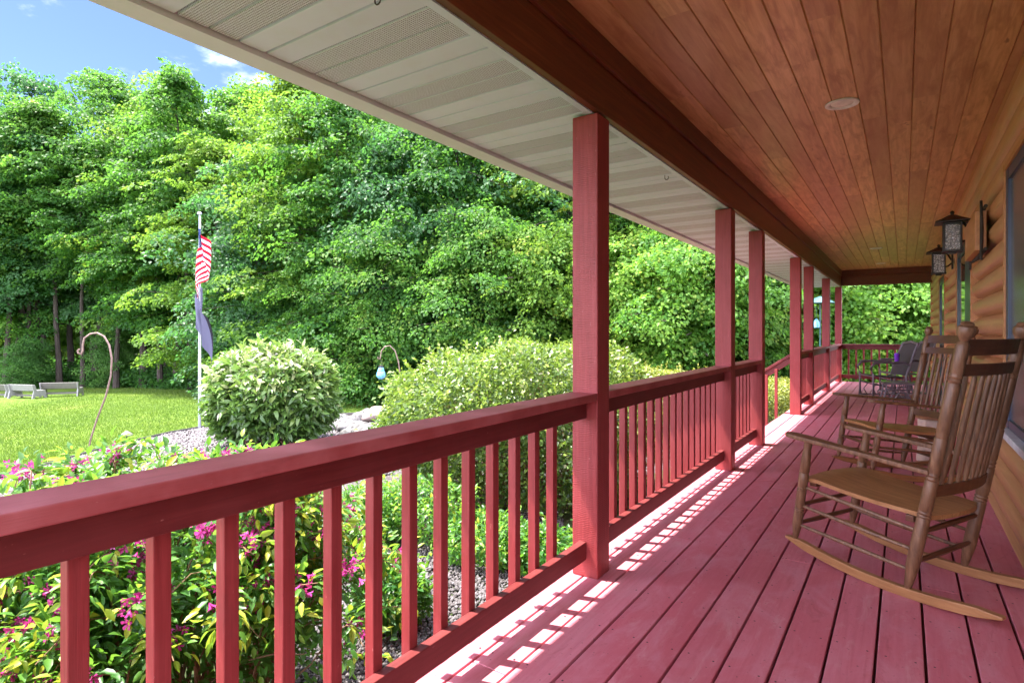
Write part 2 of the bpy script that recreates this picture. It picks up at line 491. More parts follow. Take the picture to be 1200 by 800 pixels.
M['flag_grey'] = leaf_mat('grey_blue_flag_cloth', [(0, (0.13, 0.135, 0.21)), (1, (0.19, 0.19, 0.28))], (0.18, 0.18, 0.27), 0.3, 0.7, 0.2, 0)
M['flag_black'] = leaf_mat('black_flag_cloth', [(0, (0.02, 0.02, 0.025)), (1, (0.03, 0.03, 0.04))], (0.03, 0.03, 0.04), 0.2, 0.7, 0.2, 0)


# ------------------------------------------------------------------ mesh helpers
class MB:
    def __init__(self):
        self.v, self.f, self.mi, self.sh = [], [], [], []
        self.cur = 0
        self.shade = 0.5

    def add(self, verts, faces):
        b = len(self.v)
        self.v += [tuple(p) for p in verts]
        self.f += [tuple(b + i for i in fc) for fc in faces]
        self.mi += [self.cur] * len(faces)
        self.sh += [self.shade] * len(verts)

    def box(self, x0, x1, y0, y1, z0, z1):
        self.add([(x0, y0, z0), (x1, y0, z0), (x1, y1, z0), (x0, y1, z0), (x0, y0, z1), (x1, y0, z1), (x1, y1, z1), (x0, y1, z1)],
                 [(0, 3, 2, 1), (4, 5, 6, 7), (0, 1, 5, 4), (1, 2, 6, 5), (2, 3, 7, 6), (3, 0, 4, 7)])

    def obox(self, p0, p1, w, h, up=(0, 0, 1)):
        """bar from p0 to p1, w across and h along up"""
        p0, p1 = Vector(p0), Vector(p1)
        d = (p1 - p0).normalized()
        s = d.cross(Vector(up)).normalized()
        u = s.cross(d)
        vs = []
        for p in (p0, p1):
            for a, b in ((-1, -1), (1, -1), (1, 1), (-1, 1)):
                vs.append(p + s * (a * w / 2) + u * (b * h / 2))
        self.add(vs, [(0, 1, 2, 3), (7, 6, 5, 4), (0, 4, 5, 1), (1, 5, 6, 2), (2, 6, 7, 3), (3, 7, 4, 0)])

    def tube(self, pts, rad, n=8, cap=True):
        pts = [Vector(p) for p in pts]
        if not isinstance(rad, (list, tuple)):
            rad = [rad] * len(pts)
        ref = Vector((0, 0, 1))
        d0 = (pts[-1] - pts[0]).normalized()
        if abs(d0.z) > 0.9:
            ref = Vector((1, 0, 0.03)).normalized()
        vs = []
        for i, p in enumerate(pts):
            a, b = pts[max(0, i - 1)], pts[min(len(pts) - 1, i + 1)]
            d = (b - a).normalized() if (b - a).length > 1e-9 else d0
            s = d.cross(ref)
            if s.length < 1e-3:
                s = d.cross(Vector((0, 1, 0.1)))
            s.normalize()
            u = s.cross(d)
            for k in range(n):
                an = 2 * PI * k / n
                vs.append(p + (s * math.cos(an) + u * math.sin(an)) * rad[i])
        fs = []
        for i in range(len(pts) - 1):
            for k in range(n):
                k2 = (k + 1) % n
                fs.append((i * n + k, i * n + k2, (i + 1) * n + k2, (i + 1) * n + k))
        if cap:
            fs.append(tuple(range(n - 1, -1, -1)))
            fs.append(tuple((len(pts) - 1) * n + k for k in range(n)))
        self.add(vs, fs)

    def lathe(self, p0, p1, prof, n=14):
        """turned piece along p0-p1; prof = [(t along in metres or fraction, radius)]"""
        p0, p1 = Vector(p0), Vector(p1)
        self.tube([p0.lerp(p1, a) for a, _ in prof], [r for _, r in prof], n)

    def sheet(self, poly, z):
        self.add([(x, y, z(x) if callable(z) else z) for x, y in poly], [tuple(range(len(poly)))])

    def prism(self, poly, fn, d):
        """poly of (a, b) pairs mapped by fn(a, b, depth), extruded between depths 0 and d"""
        n = len(poly)
        vs = [fn(a, b, 0) for a, b in poly] + [fn(a, b, d) for a, b in poly]
        fs = [tuple(range(n - 1, -1, -1)), tuple(range(n, 2 * n))]
        for i in range(n):
            j = (i + 1) % n
            fs.append((i, j, n + j, n + i))
        self.add(vs, fs)

    def build(self, name, mats, parent=None, loc=(0, 0, 0), smooth=False, bevel=0.0, shade=False, kind=None):
        me = bpy.data.meshes.new(name)
        me.from_pydata(self.v, [], self.f)
        if not isinstance(mats, (list, tuple)):
            mats = [mats]
        for m in mats:
            me.materials.append(m)
        me.polygons.foreach_set('material_index', self.mi)
        if shade:
            a = me.attributes.new('shade', 'FLOAT', 'POINT')
            a.data.foreach_set('value', self.sh)
        if smooth:
            me.polygons.foreach_set('use_smooth', [True] * len(me.polygons))
        me.update()
        import bmesh
        bm = bmesh.new()
        bm.from_mesh(me)
        bmesh.ops.recalc_face_normals(bm, faces=bm.faces)
        bm.to_mesh(me)
        bm.free()
        if smooth:
            try:
                me.set_sharp_from_angle(angle=R(42))
            except Exception:
                pass
        o = bpy.data.objects.new(name, me)
        COL.objects.link(o)
        o.location = loc
        if parent is not None:
            o.parent = parent
        if bevel:
            b = o.modifiers.new('bevel', 'BEVEL')
            b.width = bevel
            b.segments = 2
            b.limit_method = 'ANGLE'
            b.angle_limit = R(40)
        if kind:
            o['kind'] = kind
        return o


def tag(o, label, cat, group=None):
    o['label'] = label
    o['category'] = cat
    if group:
        o['group'] = group
    return o


def thing(name, label, cat, loc=(0, 0, 0), rz=0.0, group=None):
    o = bpy.data.objects.new(name, None)
    o.empty_display_size = 0.1
    COL.objects.link(o)
    o.location = loc
    o.rotation_euler = (0, 0, rz)
    return tag(o, label, cat, group)


def dup(root, loc, rz=0.0, label=None, scale=None):
    kids = {}
    for o in COL.objects:
        if o.parent is not None:
            kids.setdefault(o.parent.name, []).append(o)

    def rec(o, par):
        c = o.copy()
        COL.objects.link(c)
        if par is not None:
            c.parent = par
        for ch in kids.get(o.name, []):
            rec(ch, c)
        return c
    r = rec(root, None)
    r.location = loc
    r.rotation_euler = (0, 0, rz)
    if scale is not None:
        r.scale = scale
    if label:
        r['label'] = label
    return r


def np_mesh(name, verts, tris, mat, shade=None, smooth=False):
    me = bpy.data.meshes.new(name)
    nv, nt = len(verts), len(tris)
    me.vertices.add(nv)
    me.vertices.foreach_set('co', np.ascontiguousarray(verts, dtype=np.float32).ravel())
    k = tris.shape[1]
    me.loops.add(nt * k)
    me.loops.foreach_set('vertex_index', np.ascontiguousarray(tris, dtype=np.int32).ravel())
    me.polygons.add(nt)
    me.polygons.foreach_set('loop_start', np.arange(0, nt * k, k, dtype=np.int32))
    me.polygons.foreach_set('loop_total', np.full(nt, k, dtype=np.int32))
    if smooth:
        me.polygons.foreach_set('use_smooth', np.ones(nt, dtype=bool))
    if shade is not None:
        a = me.attributes.new('shade', 'FLOAT', 'POINT')
        a.data.foreach_set('value', np.ascontiguousarray(shade, dtype=np.float32))
    me.materials.append(mat)
    me.update(calc_edges=True)
    return me


def link_mesh(name, me, parent=None, loc=(0, 0, 0)):
    o = bpy.data.objects.new(name, me)
    COL.objects.link(o)
    o.location = loc
    if parent is not None:
        o.parent = parent
    return o


def unit(a):
    return a / np.maximum(np.linalg.norm(a, axis=1, keepdims=True), 1e-9)


def leaves(c, d, nrm, L, W, shade, fold=0.18, droop=0.15, detail=0):
    """one leaf per row: base c, direction d, rough normal nrm, length L, width W"""
    N = len(c)
    d = unit(d)
    s = unit(np.cross(d, nrm))
    n = np.cross(s, d)
    L = np.asarray(L).reshape(-1, 1) * np.ones((N, 1))
    W = np.asarray(W).reshape(-1, 1) * np.ones((N, 1))
    if detail == 0:
        # pointed kite, folded along the midrib
        P = np.stack([c,
                      c + d * L * 0.42 + s * W * 0.5 + n * W * fold,
                      c + d * L - n * L * droop,
                      c + d * L * 0.42 - s * W * 0.5 + n * W * fold], 1)
        T = np.array([[0, 1, 2], [0, 2, 3]])
    else:
        rows = [(0.28, 0.40, 0.02), (0.62, 0.36, -0.10)]
        pts = [c]
        for tt, ww, dr in rows:
            mid = c + d * L * tt + n * L * dr * droop * 5
            pts += [mid + s * W * ww + n * W * fold, mid, mid - s * W * ww + n * W * fold]
        pts.append(c + d * L - n * L * droop * 1.6)
        P = np.stack(pts, 1)
        T = np.array([[0, 1, 2], [0, 2, 3], [1, 4, 5], [1, 5, 2], [2, 5, 6], [2, 6, 3], [4, 7, 5], [5, 7, 6]])
    k = P.shape[1]
    V = P.reshape(-1, 3)
    TT = (np.arange(N)[:, None, None] * k + T[None]).reshape(-1, 3)
    return V, TT, np.repeat(np.asarray(shade) * np.ones(N), k)


def rand_dirs(rng, n):
    return unit(rng.normal(size=(n, 3)))


# ------------------------------------------------------------------ ground
b = MB()
G = 420
b.add([(-45, -G, ground_z(-45)), (-2, -G, -1), (G, -G, -1), (G, G, -1), (-2, G, -1), (-45, G, ground_z(-45)), (-G, -G, ground_z(-45)), (-G, G, ground_z(-45))],
      [(6, 0, 5, 7), (0, 1, 4, 5), (1, 2, 3, 4)])
b.build('ground', M['soil'], kind='structure')
bed_edge = [(-9.6, -6.0), (-11.2, -1.0), (-12.3, 2.0), (-12.95, 3.33), (-13.5, 4.27), (-14.3, 5.3), (-14.85, 6.2), (-15.5, 7.4), (-15.75, 8.5), (-15.6, 9.8), (-15.0, 11.2), (-13.6, 12.6), (-11.6, 13.9), (-9.5, 15.0), (-7.0, 16.2), (-4.8, 17.3), (-1.6, 18.6)]
wood_edge = [(-60, -6), (-52, 9.0), (-44.0, 13.4), (-38.5, 15.6), (-33.4, 16.2), (-28.0, 16.0), (-24.6, 15.8), (-20.5, 16.0), (-17.6, 16.9), (-14.0, 18.8), (-10.0, 20.6), (-6.0, 22.6), (-2.0, 24.2), (3.0, 25.5), (3.0, 18.6)]
b = MB()
# lawn strips between the bed edging and the woods
lawn_poly = wood_edge + list(reversed(bed_edge))
b.sheet(lawn_poly, lambda x: ground_z(x) + 0.006)
b.add([(-44.9, -70, ground_z(-44.9) + .006), (-2, -70, -.994), (-2, -6.01, -.994), (-44.9, -6.01, ground_z(-44.9) + .006), (14, -70, -.994), (14, -6.01, -.994)], [(0, 1, 2, 3), (1, 4, 5, 2)])
b.build('lawn', M['lawn'], kind='structure')
b = MB()
b.sheet(bed_edge + [(-1.3, 18.6), (-1.3, -6.0)], lambda x: ground_z(x) + 0.012)
b.build('gravel_bed', M['gravel'], kind='structure')
b = MB()
b.tube([(x, y, ground_z(x) + 0.035) for x, y in bed_edge], 0.05, 6)
tag(b.build('lawn_edging', M['black_edge']), 'thin black edging strip curving between lawn and gravel bed', 'edging')

rng = np.random.default_rng(3)


def gz(x):
    return -1.0 - 0.03 * np.clip(-2.0 - x, 0, 43)


def in_poly(px, py, poly):
    inside = np.zeros(len(px), bool)
    j = len(poly) - 1
    for i in range(len(poly)):
        xi, yi = poly[i]
        xj, yj = poly[j]
        c = ((yi > py) != (yj > py)) & (px < (xj - xi) * (py - yi) / (yj - yi + 1e-12) + xi)
        inside ^= c
        j = i
    return inside


# grass blades: densest where the lawn is nearest
N = 230000
Zr = 9.5 + 24 * rng.random(N) ** 1.25
u = -330 + 830 * rng.random(N)
X = (u - 600) * Zr / F_PX
gx, gy = X * CT - Zr * ST, X * ST + Zr * CT
ok = in_poly(gx, gy, lawn_poly)
gx, gy = gx[ok], gy[ok]
n = len(gx)
patch = np.sin(gx * 0.9 + np.sin(gy * 0.7) * 2) * np.sin(gy * 1.1 + gx * 0.3)
h = 0.045 + 0.04 * rng.random(n)
d = rand_dirs(rng, n) * 0.55 + np.array([0, 0, 1.0])
sdir = unit(np.cross(d, rand_dirs(rng, n)))
base = np.stack([gx, gy, gz(gx) + 0.004], 1)
V = np.stack([base - sdir * 0.007, base + sdir * 0.007, base + unit(d) * h[:, None]], 1).reshape(-1, 3)
T = np.arange(3 * n).reshape(-1, 3)
sh = np.clip(0.45 + 0.22 * patch + 0.25 * rng.normal(size=n), 0, 1)
o = link_mesh('grass', np_mesh('grass', V, T, M['grass'], np.repeat(sh, 3)))
o['kind'] = 'stuff'

# gravel: loose stones near the porch and in the sunny bed by the pole
N = 60000
near = rng.random(N) < 0.42
Zr = np.where(near, 3.6 + 4.6 * rng.random(N), 9.5 + 7.0 * rng.random(N))
u = np.where(near, 330 + 330 * rng.random(N), 20 + 440 * rng.random(N))
X = (u - 600) * Zr / F_PX
gx, gy = X * CT - Zr * ST, X * ST + Zr * CT
ok = in_poly(gx, gy, bed_edge + [(-1.5, 18.6), (-1.5, -6.0)])
gx, gy = gx[ok], gy[ok]
n = len(gx)
s = (0.011 + 0.016 * rng.random(n)) * np.where(Zr[ok] > 9, 1.7, 1.0)
oct_v = np.array([[1, 0, 0], [0, 1, 0], [-1, 0, 0], [0, -1, 0], [0, 0, 0.75], [0, 0, -0.6]], float)
V = oct_v[None] * s[:, None, None] * (0.7 + 0.6 * rng.random((n, 6, 1)))
an = rng.random(n) * 6.28
ca, sa = np.cos(an)[:, None], np.sin(an)[:, None]
V = np.stack([V[..., 0] * ca - V[..., 1] * sa * 0.8, V[..., 0] * sa + V[..., 1] * ca * 0.8, V[..., 2]], -1)
V += np.stack([gx, gy, gz(gx) + 0.012 + s * 0.45], 1)[:, None, :]
T8 = np.array([[0, 1, 4], [1, 2, 4], [2, 3, 4], [3, 0, 4], [1, 0, 5], [2, 1, 5], [3, 2, 5], [0, 3, 5]])
T = (np.arange(n)[:, None, None] * 6 + T8[None]).reshape(-1, 3)
o = link_mesh('gravel', np_mesh('gravel', V.reshape(-1, 3), T, M['stone'], np.repeat(np.clip(np.where(Zr[ok] > 9, 0.20 + 0.18 * rng.normal(size=n), 0.02 + 0.13 * np.abs(rng.normal(size=n))), 0, 1), 6)))
o['kind'] = 'stuff'

# ------------------------------------------------------------------ porch floor
XI, XE = -1.245, -1.48                      # inner face of the posts, outer edge of the deck
Y0, Y1 = -0.9, 16.24
pf = MB()
gaps = [-1.48, -1.326, -1.1705, -1.015, -0.8605, -0.706, -0.551, -0.3965, -0.242, -0.0875, 0.067, 0.2215, 0.376, 0.5315, 0.60]
for i in range(len(gaps) - 1):
    xa, xb = gaps[i] + (0.005 if i else 0), gaps[i + 1] - 0.005
    y = Y0
    cuts = [Y0 + (0.9 + 1.7 * ((i * 5) % 4)) + 4.88 * k for k in range(5)]
    edges = [Y0] + [c for c in cuts if c > Y0 + 0.4 and c < Y1 - 0.5] + [Y1]
    for k in range(len(edges) - 1):
        pf.shade = random.random()
        dz = random.uniform(-0.0012, 0.0012)
        pf.box(xa, xb, edges[k] + (0.0015 if k else 0), edges[k + 1] - 0.0015, -0.028 + dz, dz)
    # screw heads over the joists
    pf.cur = 1
    yj = Y0 + 0.25
    while yj < Y1 - 0.1:
        for xs in (xa + 0.024, xb - 0.024):
            px_, py_ = xs + random.uniform(-.004, .004), yj + random.uniform(-.008, .008)
            pf.add([(px_ + 0.0042 * math.cos(a), py_ + 0.0042 * math.sin(a), 0.0016) for a in (0, 1.047, 2.094, 3.1416, 4.189, 5.236)], [(0, 1, 2, 3, 4, 5)])
        yj += 0.406
    pf.cur = 0
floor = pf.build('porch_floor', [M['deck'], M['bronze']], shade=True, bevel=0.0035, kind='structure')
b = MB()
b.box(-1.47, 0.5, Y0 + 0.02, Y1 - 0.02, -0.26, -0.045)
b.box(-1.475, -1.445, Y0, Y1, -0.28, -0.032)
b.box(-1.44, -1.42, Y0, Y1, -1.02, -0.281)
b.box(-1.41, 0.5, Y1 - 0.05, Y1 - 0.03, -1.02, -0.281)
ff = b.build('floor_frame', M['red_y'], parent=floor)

# ------------------------------------------------------------------ house
house = thing('log_house', 'log sided house wall with windows, stained plank ceiling and white eave', 'house', (0.5, 6, 0))


def hb(mb, name, mats, **kw):
    """part of the house: built in world coordinates, parented to the house empty"""
    o = mb.build(name, mats, **kw)
    o.parent = house
    o.matrix_parent_inverse = Matrix.Translation((-0.5, -6, 0))
    return o


CZ = 2.67
b = MB()                                    # tongue and groove ceiling
xg = [-1.24 + 0.0] + [-1.216 + 0.1402 * k for k in range(1, 13)] + [0.56]
for i in range(len(xg) - 1):
    y = Y0 - random.random()
    while y < Y1:
        y2 = y + random.uniform(1.2, 3.4)
        b.shade = random.random()
        ya, yb = max(y, Y0), min(y2, Y1)
        if yb - ya > 0.05:
            xa, xb = xg[i], xg[i + 1]
            g = 0.005
            dz = random.uniform(-0.0006, 0.0006)
            b.add([(xa, ya, CZ + 0.008), (xa + g, ya + .0008, CZ + dz), (xb - g, ya + .0008, CZ + dz), (xb, ya, CZ + 0.008),
                   (xa, yb, CZ + 0.008), (xa + g, yb - .0008, CZ + dz), (xb - g, yb - .0008, CZ + dz), (xb, yb, CZ + 0.008)],
                  [(0, 1, 5, 4), (1, 2, 6, 5), (2, 3, 7, 6)])
        y = y2
b.shade = 0.5
b.box(-1.24, 0.56, Y0, Y1, CZ + 0.01, CZ + 0.04)
hb(b, 'porch_ceiling', M['ceiling'], shade=True)

b = MB()                                    # beam over the posts, lower board and proud upper board
b.box(-1.275, -1.24, Y0, Y1 - 0.001, 2.303, 2.535)
b.box(-1.275, -1.222, Y0, Y1 - 0.18, 2.538, CZ - 0.001)
b.box(-1.2385, 0.52, 15.93, 15.975, 2.303, 2.535)
b.box(-1.2205, 0.52, 15.912, 15.976, 2.538, CZ - 0.002)
hb(b, 'porch_beam', M['beam'], bevel=0.003)

b = MB()                                    # soffit planks, vented in pairs
p = 0.1125
k0 = int(math.floor((Y0 - 1.0) / p))
XO = -2.067
for k in range(k0, int((Y1 - 1.0) / p)):
    ya, yb = 1.0 + k * p, 1.0 + (k + 1) * p
    vent = (k % 4) in (0, 1)
    b.cur = 1 if vent else 0
    b.shade = random.random()
    z = 2.306
    zg = z + 0.016
    b.add([(XO, ya, zg), (XO, ya + 0.006, zg), (XO, ya + 0.011, z), (XO, yb - 0.002, z), (XO, yb, zg),
           (-1.275, ya, zg), (-1.275, ya + 0.006, zg), (-1.275, ya + 0.011, z), (-1.275, yb - 0.002, z), (-1.275, yb, zg)],
          [(0, 1, 6, 5), (1, 2, 7, 6), (2, 3, 8, 7), (3, 4, 9, 8)])
b.cur = 0
b.box(XO, -1.276, Y0, Y1, 2.3235, 2.330)
b.box(-1.312, -1.2765, Y0, Y1, 2.298, 2.304)
hb(b, 'soffit', [M['soffit'], M['vent']], shade=True)

b = MB()                                    # fascia lip and gutter
prof = [(-2.074, 2.30), (-2.074, 2.285), (-2.135, 2.280), (-2.14, 2.286), (-2.175, 2.283), (-2.192, 2.300), (-2.200, 2.345), (-2.222, 2.375), (-2.228, 2.41), (-2.215, 2.41), (-2.208, 2.38), (-2.186, 2.35), (-2.18, 2.31), (-2.10, 2.31), (-2.095, 2.44), (-2.074, 2.44)]
b.prism(prof, lambda a, c, d: (a, Y0 + d, c), Y1 - Y0 + 0.1)
hb(b, 'gutter', M['gutter'])
b = MB()
b.add([(-2.205, Y0 - 0.3, 2.43), (6.5, Y0 - 0.3, 5.2), (6.5, Y1 + 0.3, 5.2), (-2.205, Y1 + 0.3, 2.43), (-2.205, Y0 - 0.3, 2.46), (6.5, Y0 - 0.3, 5.24), (6.5, Y1 + 0.3, 5.24), (-2.205, Y1 + 0.3, 2.46)],
      [(0, 1, 2, 3), (4, 5, 6, 7), (0, 1, 5, 4), (2, 3, 7, 6), (1, 2, 6, 5), (0, 3, 7, 4)])
b.add([(-2.09, Y1 + 0.02, 2.33), (6.5, Y1 + 0.02, 2.33), (6.5, Y1 + 0.02, 5.2), (-2.09, Y1 + 0.02, 2.47)], [(0, 1, 2, 3)])
hb(b, 'roof', M['roof'])

# log wall: rounded courses, cut round the openings
XW = 0.58
COURSE = 0.162
K0 = 1.345 - 8 * COURSE - 0.05


def logs(mb, ya, yb, za, zb):
    k = 0
    z = 1.345 - 9 * COURSE
    while z < zb:
        a, c = max(z, za), min(z + COURSE, zb)
        if c - a > 0.02:
            n = 12
            row = []
            for i in range(n + 1):
                zz = a + (c - a) * i / n
                tt = (zz - z) / COURSE
                bul = max(0.0, 1 - abs(2 * tt - 1) ** 2.6)
                row.append((XW - 0.076 * bul ** 0.75, zz))
            if a == za or True:
                pts = row
            mb.shade = random.random()
            # long surface broken where log lengths butt
            vs, fs = [], []
            for (xx, zz) in pts:
                vs += [(xx, ya, zz), (xx, yb, zz)]
            for i in range(n):
                fs.append((2 * i, 2 * i + 1, 2 * i + 3, 2 * i + 2))
            m = len(vs)
            vs += [(XW + 0.03, ya, pts[0][1]), (XW + 0.03, ya, pts[-1][1]), (XW + 0.03, yb, pts[0][1]), (XW + 0.03, yb, pts[-1][1])]
            fs.append(tuple([m] + [2 * i for i in range(n + 1)] + [m + 1]))
            fs.append(tuple([m + 3] + [2 * i + 1 for i in range(n, -1, -1)] + [m + 2]))
            mb.add(vs, fs)
        z += COURSE


b = MB()
WINS = [(1.20, 4.57, 0.62, 2.215), (6.62, 8.42, 1.13, 2.16), (10.75, 12.35, 0.03, 2.12)]
ycur = Y0
for (wa, wb, za, zb) in WINS:
    logs(b, ycur, wa, 0.0, CZ - 0.06)
    logs(b, wa, wb, 0.0, za)
    logs(b, wa, wb, zb, CZ - 0.06)
    ycur = wb
logs(b, ycur, 16.05, 0.0, CZ - 0.06)
hb(b, 'log_wall', M['log'], smooth=True, shade=True)
b = MB()
b.box(0.515, 0.59, Y0, 16.05, CZ - 0.062, CZ - 0.002)
b.box(0.50, 0.60, 16.05, 16.12, 0.001, CZ - 0.003)
hb(b, 'wall_trim', M['trim'], bevel=0.004)
b = MB()
b.box(XW + 0.06, 6.4, Y0, Y1 - 0.1, -1.0, 3.2)
b.box(XW + 0.01, 6.4, Y0, Y1 - 0.1, -1.0, -0.01)
hb(b, 'house_core', M['interior'])


def window(ya, yb, za, zb, frame, pane, fw=0.11, name='window', rail=None, near=0.0):
    b = MB()                                # outer trim boards butt round the opening
    tw = 0.035
    b.box(0.497, XW + 0.04, ya, ya + tw, za, zb)
    b.box(0.497, XW + 0.04, yb - tw, yb, za, zb)
    b.box(0.4985, XW + 0.04, ya + tw, yb - tw, zb - tw, zb)
    w = hb(b, name, M['trim'], bevel=0.002)
    b = MB()
    a0, a1 = ya + tw, yb - tw
    z0, z1 = za + 0.03, zb - tw
    b.box(0.507, XW + 0.035, a0, a0 + fw, z0, z1)
    b.box(0.507, XW + 0.035, a1 - fw, a1, z0, z1)
    b.box(0.509, XW + 0.034, a0 + fw, a1 - fw, z1 - fw * 0.8, z1)
    b.box(0.509, XW + 0.034, a0 + fw, a1 - fw, z0, z0 + fw * 0.6)
    if near:
        b.box(0.503, XW + 0.036, a0 + 0.001, a0 + near, z0 + 0.001, z1 - 0.001)
    if rail:
        b.box(0.511, XW + 0.033, a0 + fw, a1 - fw, rail, rail + 0.06)
    f = b.build('frame', frame, parent=w, bevel=0.003)
    b = MB()
    b.box(0.522, 0.530, a0 + fw, a1 - fw, z0 + fw * 0.6, z1 - fw * 0.8)
    b.build('pane', pane, parent=w)
    b = MB()
    b.box(0.470, XW + 0.03, ya, yb, za - 0.012, za + 0.028)
    b.build('sill', M['sill'] if name == 'window' else M['frame_teal'], parent=w, bevel=0.004)
    return w


window(*WINS[0], M['frame_blue'], M['screen'], 0.085)
window(*WINS[1], M['frame_teal'], M['glass'], 0.10, near=0.62)
dr = window(*WINS[2], M['frame_teal'], M['glass'], 0.12, name='door', rail=1.0)
b = MB()
b.lathe((0.507, 10.93, 0.98), (0.455, 10.93, 0.98), [(0, .012), (.5, .012), (.55, .028), (.9, .03), (1, .012)])
b.build('handle', M['bronze'], parent=dr, smooth=True)

# ------------------------------------------------------------------ posts and railings
PY = [-0.86, 2.595, 5.265, 6.607, 9.339, 10.75, 13.36, 16.08]      # near face of each post
PW = 0.14
b = MB()
b.box(-PW / 2, PW / 2, 0, PW, 0.0, 2.294)
post = b.build('porch_post', M['red_post'], bevel=0.006)
plabels = ['square red porch post at the open end of the porch, beside the camera',
           'largest red porch post in view, standing between the two nearest railings',
           'second red porch post along, before the short railing by the stairs',
           'red porch post on the near side of the stair opening',
           'red porch post that carries the sloping stair handrail',
           'red porch post just past the stair opening, next to the stair handrail post',
           'red porch post in the middle of the far railing run',
           'red corner post at the far end of the porch']
POSTS = []
for i, y in enumerate(PY):
    o = post if i == 0 else post.copy()
    if i:
        COL.objects.link(o)
    o.location = (XI - PW / 2, y, 0)
    tag(o, plabels[i], 'post', 'red posts along the porch edge')
    POSTS.append(o)

bm_ = MB()
bm_.box(-0.019, 0.019, -0.019, 0.019, 0.055, 0.876)
bal_src = bm_.build('baluster', M['red_z'], bevel=0.0025)
first_bal = [True]


def railing(ya, yb, label, starts):
    r = thing('porch_railing', label, 'railing', (XI, ya, 0), 0, 'red railing sections along the porch')
    L = yb - ya
    b = MB()
    b.box(-0.14, 0.0, 0.0015, L - 0.0015, 0.8775, 0.915)
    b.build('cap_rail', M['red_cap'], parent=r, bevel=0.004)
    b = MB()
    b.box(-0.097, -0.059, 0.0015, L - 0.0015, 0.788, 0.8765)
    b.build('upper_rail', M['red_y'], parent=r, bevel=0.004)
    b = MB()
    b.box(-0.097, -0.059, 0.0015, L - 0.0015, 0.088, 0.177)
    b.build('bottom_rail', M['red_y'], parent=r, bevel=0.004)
    for y in starts:
        if first_bal[0]:
            o = bal_src
            first_bal[0] = False
        else:
            o = bal_src.copy()
            COL.objects.link(o)
        o.parent = r
        o.location = (-0.1165 + random.uniform(-.0008, .0008), y - ya, 0)
        o.rotation_euler = (random.uniform(-.0015, .0015), random.uniform(-.001, .001), random.uniform(-.02, .02))
    return r


def spread(a, b, n):
    return [a + (b - a) * (k + 1) / (n + 1) for k in range(n)]


railing(PY[0] + PW, PY[1], 'nearest red railing section, in front of the pink flowering shrub', [-0.627 + 0.1565 * k for k in range(20)])
railing(PY[1] + PW, PY[2], 'red railing section between the largest post and the second post', spread(PY[1] + PW, PY[2], 16))
railing(PY[2] + PW, PY[3], 'short red railing section just before the stair opening', spread(PY[2] + PW, PY[3], 7))
railing(PY[4] + PW, PY[5], 'short red railing section just past the stair opening', spread(PY[4] + PW, PY[5], 8))
railing(PY[5] + PW, PY[6], 'red railing section leading up to the second to last post', spread(PY[5] + PW, PY[6], 16))
railing(PY[6] + PW, PY[7], 'last red side railing section, ending at the far corner post', spread(PY[6] + PW, PY[7], 16))

r = thing('porch_railing', 'dark red railing across the far end of the porch behind the metal chairs', 'railing', (XI, 16.15, 0), 0, 'red railing sections along the porch')
b = MB()
b.box(0.0015, 1.74, -0.07, 0.07, 0.8775, 0.915)
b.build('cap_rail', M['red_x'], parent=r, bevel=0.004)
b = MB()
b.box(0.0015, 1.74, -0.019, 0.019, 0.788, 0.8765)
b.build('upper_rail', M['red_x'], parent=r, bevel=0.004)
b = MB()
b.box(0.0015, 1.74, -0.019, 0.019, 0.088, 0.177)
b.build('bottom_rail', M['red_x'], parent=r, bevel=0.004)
for k in range(10):
    o = bal_src.copy()
    COL.objects.link(o)
    o.parent = r
    o.location = (0.14 + 0.157 * k, 0.0385, 0)

# stair handrail and steps
r = thing('stair_railing', 'red sloping stair handrail running down from the porch to the garden', 'railing', (-1.385, 9.41, 0))
sl_ = -0.68
b = MB()
b.obox((-0.002, 0, 0.868), (-1.50, 0, 0.868 + sl_ * 1.5), 0.10, 0.036)
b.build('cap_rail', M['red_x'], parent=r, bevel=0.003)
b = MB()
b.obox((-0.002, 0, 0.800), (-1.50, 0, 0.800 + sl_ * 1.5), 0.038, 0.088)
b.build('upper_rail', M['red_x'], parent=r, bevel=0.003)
b = MB()
b.box(-1.48, -1.39, -0.045, 0.045, ground_z(-2.8), -0.26)
b.build('end_post', M['red_z'], parent=r, bevel=0.004)
for k in range(9):
    x = -0.19 - 0.135 * k
    b = MB()
    b.box(x - 0.019, x + 0.019, -0.058, -0.02, max(ground_z(-3), sl_ * -x * 1.0 - 0.20 if k else -0.30), 0.79 + sl_ * -x)
    b.build('baluster', M['red_z'], parent=r, bevel=0.0025)
st = thing('porch_steps', 'red wooden steps going down from the porch between two posts', 'steps', (-1.485, 8.0, 0))
b = MB()
for k in range(4):
    b.box(-0.285 * (k + 1) + 0.004, -0.285 * k - 0.004 + (0.02 if k else 0), -1.24, 1.24, -0.2 * (k + 1) - 0.035, -0.2 * (k + 1))
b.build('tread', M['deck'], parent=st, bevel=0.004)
b = MB()
for s in (-1.2, 1.2):
    b.prism([(0, -0.22), (0, -1.0), (-0.2, -1.02), (-1.15, -1.02), (-1.15, -0.84)], lambda a, c, d: (a, s + d, c - 0.02), 0.036)
b.build('stringer', M['red_x'], parent=st)

